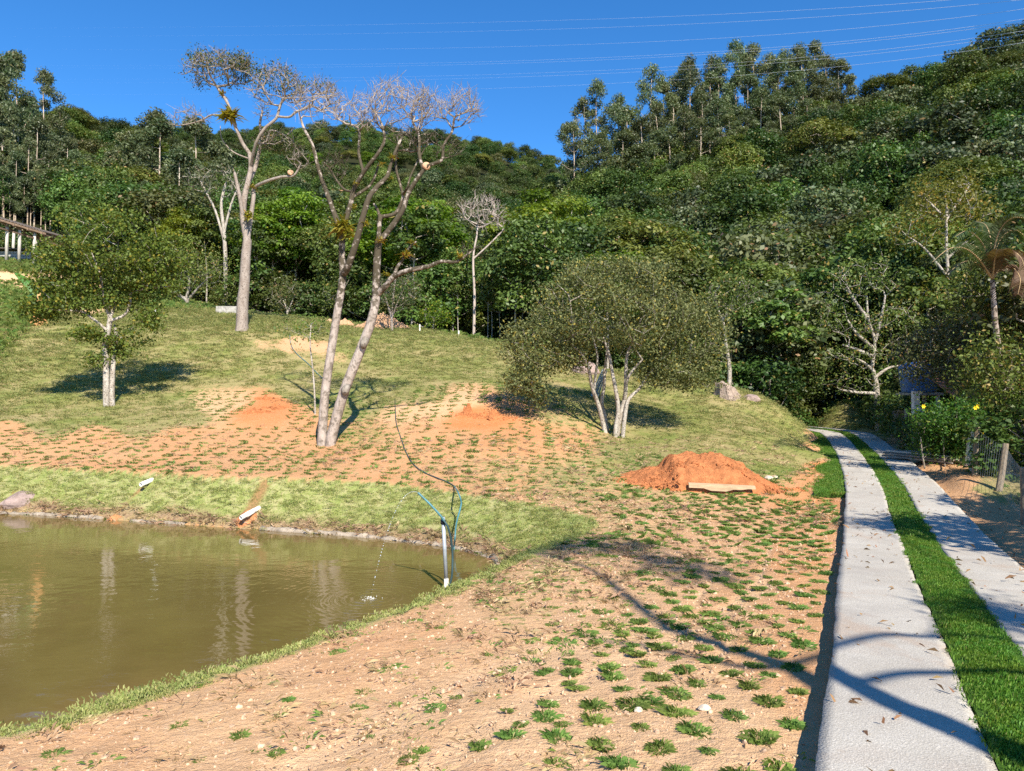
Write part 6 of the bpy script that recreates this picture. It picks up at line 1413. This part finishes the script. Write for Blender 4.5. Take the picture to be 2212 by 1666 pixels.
ra = SL(-60, 452, -2.5); rb = SL(96, 500, 1.6); rc = rb+Vector((.4, 9.5, .2)); rd = ra+Vector((.4, 9.5, .2))
nx_, V, Fq = 90, [], []
for i in range(nx_+1):
    t = i/nx_; c_ = .045*math.sin(i*math.pi/2*1.0)
    for s_ in (0, .5, 1):
        p_ = (ra.lerp(rb, t)).lerp(rd.lerp(rc, t), s_); V.append((p_.x, p_.y, p_.z+c_))
for i in range(nx_):
    for s_ in range(2): b = i*3+s_; Fq.append((b, b+3, b+4, b+1))
n = len(V); V += [(x, y, z-.05) for x, y, z in V]; Fq += [tuple(reversed([k+n for k in f_])) for f_ in Fq]
for i in range(nx_): Fq.append((i*3, i*3+n, i*3+3+n, i*3+3))
obj('roof', me_from('roof', V, Fq), M_roof, root)
m = MB(); m.beam(ra+Vector((0, .15, -.18)), rb+Vector((0, .15, -.18)), .12, .16); m.build('eave_beam', M_wd, root)
for t in (.15, .35, .55, .75, .95):
    m = MB(); a_ = ra.lerp(rb, t)+Vector((0, 0, -.25)); b_ = rd.lerp(rc, t)+Vector((0, 0, -.25)); m.beam(a_, b_, .1, .15); m.beam(a_+Vector((0, 0, -.55)), b_+Vector((0, 0, -.55)), .08, .12)
    for j in range(5):
        p_ = a_.lerp(b_, j/5); r_ = a_.lerp(b_, (j+1)/5); m.beam(p_+Vector((0, 0, -.55*(j % 2))), r_+Vector((0, 0, -.55*((j+1) % 2))), .06, .08)
    m.build('roof_truss', M_wd, root)
m = MB(); m.beam(SL(18, 492, 0), SL(5, 480, 0), .1, .1); m.build('brace', M_wood, root)
M_cb = M_plain('concrete_blocks', (.36, .34, .31), .9, .1, 0, .2, 6, .3, .01)
wr = SL(40, 553, 3.2); 
for r_ in range(3):
    for i in range(10):
        m = MB(); m.box((wr.x-1.0+(i-4)*.42+(.2 if r_ % 2 else 0), wr.y, wr.z-.15+r_*.21), (.40, .18, .19), None, .005); m.build('block', M_cb, root)
m = MB(); m.beam((wr.x-4, wr.y-.2, wr.z+.62), (wr.x+2.2, wr.y+.4, wr.z+.45), 1.4, .05); m.build('low_roof', M_roof, root)
# ------------------------------------------------------------------ right hand side: fence, gate, hedge, tank, house, palm, boards
M_post = M_plain('grey_fence_wood', (.27, .215, .15), .9, .1, 0, .3, 8, .5, .01, (.10, .08, .055), (1, 1, .25))
def post(vx, vy, tx, ty, r_, lb, d=None, nm='fence_post'):
    q = G(vx, vy) if d is None else Vector(P(vx, vy, d)); t_ = Vector(P(tx, ty, q.y))-q; m = MB(); dr = t_.normalized()
    m.tube([(0, 0, -.3), (0, 0, .0), tuple(t_*.5+Vector((.008, 0, 0))), tuple(t_)], [r_*1.1, r_*1.05, r_, r_*.9], 7)
    m.build(nm, M_post, None, False, tuple(q), label=lb, cat='fence post'); return q, q+t_
pA = post(2105, 1027, 2111, 922, .062, 'straight pale wire fence post in the middle of the three')
pB = post(2158, 1062, 2173, 958, .072, 'dark leaning wire fence post at the right end')
pC = post(2082, 1002, 2089, 925, .06, 'wire fence post half hidden by the hedge')
pD = post(2216, 1130, 2212, 1010, .08, 'cut off fence post at the right picture edge', 14.0)
M_wire = M_plain('fence_wire', (.34, .34, .33), .45, .5, .6, .1)
fr = empty('wire_fence', tuple(pA[0]), label='rusty wire mesh stretched between the leaning posts right of the driveway', cat='wire fence')
def netting(a0, a1, b0, b1, nm='wire_netting'):
    m = MB(); o_ = fr.location; L_ = (b0-a0).length; n = max(4, int(L_/.14))
    for i in range(n+1):
        t = i/n; p_ = a0.lerp(b0, t); r_ = a1.lerp(b1, t)-Vector((0, 0, .05+.06*math.sin(math.pi*t))); m.tube([p_-o_, r_-o_], .0022, 3, False)
    for j in range(9):
        s_ = (j+.5)/9; m.tube([a0.lerp(a1, s_).lerp(b0.lerp(b1, s_), t/6)-o_-Vector((0, 0, .05*math.sin(math.pi*t/6))) for t in range(7)], .0028, 3, False)
    m.build(nm, M_wire, fr)
netting(pC[0], pC[1], pA[0], pA[1]); netting(pA[0], pA[1], pB[0], pB[1]); netting(pB[0], pB[1], pD[0], pD[1])
# timber gate
M_gate = M_plain('old_gate_timber', (.30, .25, .20), .9, .1, 0, .3, 7, .4, .01, (.12, .09, .07))
dg0, dg1 = 33.0, 24.5
ga, gb = Vector(P(1932, 918, dg0)), Vector(P(1998, 965, dg1)); g0 = empty('timber_fence', (gb.x, gb.y, gb.z), label='old grey timber rail fence running beside the end of the driveway', cat='timber fence')
ga.z = gz(ga.x, ga.y); gb.z = gz(gb.x, gb.y); o_ = g0.location
for s_ in (.38, .95):
    m = MB(); m.beam(ga+Vector((0, 0, s_*1.25))-o_, gb+Vector((0, 0, s_*1.25))-o_, .05, .13, .006); m.build('rail', M_gate, g0)
for i in range(17):
    p_ = ga.lerp(gb, i/16); hh = 1.12+.08*math.sin(i*2.3)
    m = MB(); m.box(p_+Vector((0, -.04, hh/2))-o_, (.13, .035, hh), Matrix.Rotation(.04*math.sin(i*3.1), 3, 'Y'), .006); m.build('picket', M_gate, g0)
for t in (0, .5, 1):
    p_ = ga.lerp(gb, t); m = MB(); m.tube([p_+Vector((0, .06, -.3))-o_, p_+Vector((0, .06, 1.4))-o_], .08, 8); m.build('post', M_gate, g0)
M_conc2 = M_plain('whitewashed_concrete', (.62, .62, .62), .8, .2, 0, .15, 4, .2, .01)
q = Vector(P(1978, 905, 27)); m = MB(); m.box((0, 0, .05), (.2, .2, 1.9), None, .01); m.box((.14, 0, .2), (.16, .18, .4), Matrix.Rotation(.5, 3, 'Y'), .02); m.build('concrete_post', M_conc2, None, False, tuple(q), label='whitish square gate pillar behind the timber fence', cat='pillar')
# pile of old battens beside the slab
q = G(2010, 996); root = empty('batten_pile', tuple(q), label='pile of old grey battens lying beside the right concrete track', cat='timber pile'); random.seed(12)
for i in range(16):
    m = MB(); lvl = i//6; o_ = Vector((.30-(i % 6)*.13+random.uniform(-.04, .04), random.uniform(-.1, .1), .05+lvl*.075)); dr = Vector((-.52+random.uniform(-.06, .06), .85, .03)).normalized()
    m.beam(o_-dr*random.uniform(.7, 1.0), o_+dr*random.uniform(.9, 1.4), .085, .05, .004); m.build('batten', M_gate if i % 3 else M_wood, root)
# blue water tank on a stand
q = Vector(P(1985, 848, 31)); root = empty('water_tank', tuple(q), label='blue plastic water tank glimpsed through the dark trees beyond the gate', cat='water tank')
m = MB(); n = 24; prof = ((.0, 0), (.62, 0), (.66, .05), (.72, .55), (.74, .58), (.76, .95), (.80, 1.0), (.80, 1.06), (.55, 1.22), (.2, 1.28), (.0, 1.28)); vs = [(r_*math.cos(2*math.pi*k/n), r_*math.sin(2*math.pi*k/n), z_) for r_, z_ in prof for k in range(n)]
m.add(vs, [(i*n+k, i*n+(k+1)%n, (i+1)*n+(k+1)%n, (i+1)*n+k) for i in range(len(prof)-1) for k in range(n)]); m.build('tank_body', M_plain('tank_blue', (.05, .16, .42), .45, .4, 0, .1), root, True)
m = MB(); m.tube([(0, 0, 1.2), (0, 0, 1.36)], .25, 14); m.build('lid', M_plain('tank_lid', (.12, .25, .5), .5, .4), root, True)
for a_ in range(4):
    m = MB(); m.box((.5*(1 if a_ % 2 else -1), .5*(1 if a_ > 1 else -1), -1.3), (.12, .12, 2.6), None, .005); m.build('stand_leg', M_conc2, root)
m = MB(); m.box((0, 0, -.06), (1.3, 1.3, .1), None, .005); m.build('stand_top', M_block, root)
# house: tiled roof and brick pillar at the right edge
M_tile = M_plain('clay_roof_tile', (.48, .20, .11), .85, .15, 0, .3, 10, .3, .01, (.25, .10, .06)); M_brick = M_plain('orange_brick', (.52, .22, .12), .9, .1, 0, .25, 15, .3, .006)
hb = Vector(P(2196, 962, 27)); hb.z = gz(hb.x, hb.y); root = empty('brick_house', tuple(hb), label='tile roofed brick porch half hidden by trees at the right edge', cat='house')
for r_ in range(17):
    for c_ in range(2):
        off = .0 if r_ % 2 else .12
        m = MB(); m.box((-.02+(c_-.5)*.24+off-.06, 0, .05+r_*.085), (.22, .36, .072), None, .004); m.build('brick', M_brick, root)
m = MB(); m.box((-.02, 0, .72), (.42, .30, 1.5)); m.build('mortar_core', M_plain('mortar', (.38, .33, .27), .95, .05), root)
M_wall = M_plain('porch_wall', (.40, .22, .15), .9, .1, 0, .2, 5); m = MB(); m.box((3.6, 2.2, 1.0), (6.5, .2, 2.6)); m.build('wall', M_wall, root)
m = MB(); m.beam((-1.4, 0, 1.62), (6.5, 0, 1.66), .16, .18); m.build('roof_beam', M_wd, root)
for r_ in range(13):
    for c_ in range(22):
        m = MB(); t = r_/12; xx = -1.9+c_*.26; yy = -.9+t*2.9; zz = 1.72+t*1.25-.02*(c_ % 2)
        if c_ == 0 and r_ == 0 or 'tile_me' not in globals():
            mt = MB(); w_ = .125; ln_ = .34; vs = []
            for u in range(2):
                for k in range(5): a_ = math.pi*k/4; vs.append((w_*math.cos(a_), (u-.5)*ln_, .06*math.sin(a_)+(u-.5)*.145))
            vs += [(x, y, z-.015) for x, y, z in vs]
            mt.add(vs, [(k, k+1, k+6, k+5) for k in range(4)] + [(k+10, k+15, k+16, k+11) for k in range(4)] + [(k, k+10, k+11, k+1) for k in range(4)]); tile_me = mt.mesh('tile')
        o = obj('tile', tile_me, M_tile, root, (xx, yy, zz)); o.rotation_euler = (0, random.uniform(-.03, .03), random.uniform(-.03, .03))
# hedge with yellow flowers
L_hedge = M_leaf('hedge_leaf', (.035, .085, .012), (.12, .21, .025), (.26, .28, .04), .4, .45, .35, .05)
hd = 22.5; hp = Vector(P(2085, 960, hd)); hp.z = gz(hp.x, hp.y); t = Tree(14)
for k_ in range(5): t.limb([(hp.x-1.2+.6*k_, hp.y, hp.z-.2), (hp.x-1.3+.65*k_, hp.y, hp.z+.4), (hp.x-1.4+.7*k_, hp.y-.1, hp.z+.9)], .03, .015)
cl = np.concatenate([ellV(hd, 2060, 902, 82, 30, 110, 1, 0, .4), ellV(hd, 2145, 895, 62, 32, 90, 2, .2, .4), ellV(hd, 2030, 925, 40, 35, 40, 3, .2, .4), ellV(hd, 2075, 935, 45, 40, 40, 4, .4, .4), ellV(hd, 2165, 925, 40, 25, 30, 5, 0, .3), ellV(hd, 2040, 955, 70, 36, 90, 6, .5, .3), ellV(hd, 2130, 960, 80, 36, 90, 7, .9, .3)])
t.grow(cl, seg=.3, wob=.08, twig=.006, lo=0); root = empty('flowering_hedge', tuple(hp), label='bright green climbing hedge with a few yellow flowers over the fence', cat='hedge'); place(t, root); t.wood('stems', B_dark, root, .005, 3, 5, .03)
cc, _ = cluster(cl-np.array(hp), 22000, .16, 15); obj('foliage', leaf_mesh('foliage', cc, .085, 15, None, .4, .6), L_hedge, root)
M_flow = M_plain('yellow_petals', (.85, .62, .03), .6, .2, 0, .05)
for k_, (vx, vy) in enumerate(((1994, 878), (2106, 881), (2111, 878), (2120, 938))):
    c_ = Vector(P(vx, vy, hd-.75))-hp; m = MB()
    for j in range(6):
        a_ = j*1.047; tip = c_+Vector((math.cos(a_)*.07, -.03, math.sin(a_)*.07)); sd = Vector((-math.sin(a_), 0, math.cos(a_)))*.026; md = (c_+tip)/2+Vector((0, -.015, 0)); m.add([c_, md-sd, tip, md+sd], [(0, 1, 2, 3)])
    m.build('flower', M_flow, root)
# palm
L_palm = M_leaf('palm_leaf', (.03, .06, .014), (.10, .125, .05), (.24, .11, .03), .35, .5, .3, .05); L_dry = M_leaf('dry_palm_leaf', (.09, .05, .022), (.19, .13, .07), None, .3, .6, .3, .05)
def Z2b(x, y, d): return Vector(P((3100+x/2.083)/1.8445, (800+y/2.083)/1.8445, d))
dpm = 19.5; foot = Vector(P(2238, 1000, dpm)); foot.z = gz(foot.x, foot.y); root = empty('palm_tree', tuple(foot), label='palm with a leaning mottled white trunk and arching partly dry fronds at the right edge', cat='palm'); F0 = foot
tr_ = [foot-Vector((0, 0, .3)), Z2b(1950, 1666, dpm), Z2b(1900, 1530, dpm), Z2b(1850, 1370, dpm), Z2b(1826, 1200, dpm), Z2b(1802, 1000, dpm), Z2b(1790, 820, dpm), Z2b(1778, 660, dpm)]
m = MB(); tp_ = spl([tuple(p_-F0) for p_ in tr_], 5); m.tube(tp_, [.095-.04*i/len(tp_) for i in range(len(tp_))], 10); m.build('trunk', B_grey, root, True)  # white trunk given darker grey bark: its shade is put into the colour
def frond(pts, L0, mat, seed, dense=34):
    g = random.Random(seed); sp = [Vector(p_) for p_ in spl([tuple(p_-F0) for p_ in pts], 10)]; n = len(sp); V = []; Fq = []; tn = []
    m = MB(); m.tube(sp, [.028*(1-.85*i/n) for i in range(n)], 5)
    for i in range(dense*2):
        f_ = .14+.86*(i//2)/dense; j = min(n-2, int(f_*(n-1))); p_ = sp[j].lerp(sp[j+1], f_*(n-1)-j); t_ = (sp[j+1]-sp[j]).normalized(); sd = t_.cross(Vector((0, 0, 1)));
        sd = sd.normalized() if sd.length > .05 else Vector((0, 1, 0)); s_ = 1 if i % 2 else -1; L_ = L0*math.sin(math.pi*min(.96, .12+.86*f_))**.5*g.uniform(.85, 1.1)
        dr = (sd*s_*.8+t_*.45+Vector((0, 0, .25))).normalized(); w_ = t_*.017; a_ = p_; b_ = p_+dr*L_*.5+Vector((0, 0, -.04)); c_ = p_+dr*L_*.9+Vector((0, 0, -.28*L_-.12)); nn = len(V)
        V += [a_-w_, a_+w_, b_+w_*1.2, b_-w_*1.2, c_]; Fq += [(nn, nn+1, nn+2, nn+3), (nn+3, nn+2, nn+4)]; tn += [g.random()*.9]*2
    fo_ = me_from('frond', V, Fq, attrs={'tint': ('FACE', tn)}); o = obj('frond', fo_, mat, root); m.build('midrib', M_plain('midrib%d' % seed, (.40, .28, .14), .6, .3), o, True)
Cn = Z2b(1780, 650, dpm)
for k_, (l_, mat, L_) in enumerate((([(1740, 450, 0), (1670, 320, -.1), (1570, 250, -.2), (1470, 300, -.3)], L_palm, .55), ([(1680, 500, -.3), (1560, 400, -.6), (1420, 400, -.9), (1280, 510, -1.1)], L_palm, .55), ([(1790, 420, -.3), (1850, 230, -.6), (1960, 140, -.9), (2120, 160, -1.0)], L_palm, .6),
    ([(1800, 430, .2), (1870, 290, .1), (1990, 250, 0), (2130, 400, -.1)], L_palm, .6), ([(1830, 500, -.2), (1930, 420, -.5), (2020, 480, -.7), (2060, 620, -.8)], L_dry, .5), ([(1720, 480, .4), (1640, 380, .7), (1560, 360, 1.0), (1480, 440, 1.3)], L_palm, .5),
    ([(1770, 450, .4), (1760, 300, .8), (1720, 200, 1.2), (1640, 170, 1.5)], L_palm, .5), ([(1850, 560, .1), (1950, 560, 0), (2010, 650, -.2), (1990, 780, -.3)], L_dry, .45), ([(1700, 560, .1), (1600, 500, -.1), (1500, 530, -.2), (1420, 600, -.2)], L_palm, .45), ([(1790, 560, -.2), (1800, 480, -.4), (1830, 420, -.7), (1890, 400, -1)], L_dry, .5))):
    frond([Cn]+[Z2b(x, y, dpm+dd) for x, y, dd in l_], L_, mat, 90+k_)
# ------------------------------------------------------------------ power lines high over the valley
M_line = M_plain('aluminium_conductor', (.75, .77, .80), .4, .5, .2, .02)
LN = [((-100, 62), (1100, 47), (2330, -26), 'highest'), ((-100, 80), (1100, 66), (2330, -14), 'second highest'), ((-100, 105), (1100, 101), (2330, 2), 'third highest'), ((-100, 140), (1100, 132), (2330, 22), 'upper wire of the upper close pair of'), ((-100, 146), (1100, 137), (2330, 28), 'lower wire of the upper close pair of'),
      ((-100, 170), (1100, 160), (2330, 47), 'upper wire of the lower close pair of'), ((-100, 178), (1100, 167), (2330, 55), 'lower wire of the lower close pair of'), ((-100, 205), (1100, 190), (2330, 72), 'lowest')]
for a, b, c, nm in LN:
    pa, pb, pc = Vector(P(*a, 200)), Vector(P(*b, 150)), Vector(P(*c, 80)); m = MB(); L_ = []
    for i in range(41):
        t = i/40; vx = a[0]+(c[0]-a[0])*t; tb = (b[0]-a[0])/(c[0]-a[0])
        k0 = (t-tb)*(t-1)/((0-tb)*(0-1)); k1 = t*(t-1)/(tb*(tb-1)); k2 = t*(t-tb)/(1*(1-tb)); L_.append(pa*k0+pb*k1+pc*k2)
    m.tube(L_, [.0003+.022*(i/40)**1.7 for i in range(41)], 5); m.build('power_line', M_line, None, True, label=f"{nm} power line{'s' if 'pair' in nm else ''} crossing the sky over the ridge", cat='power line')
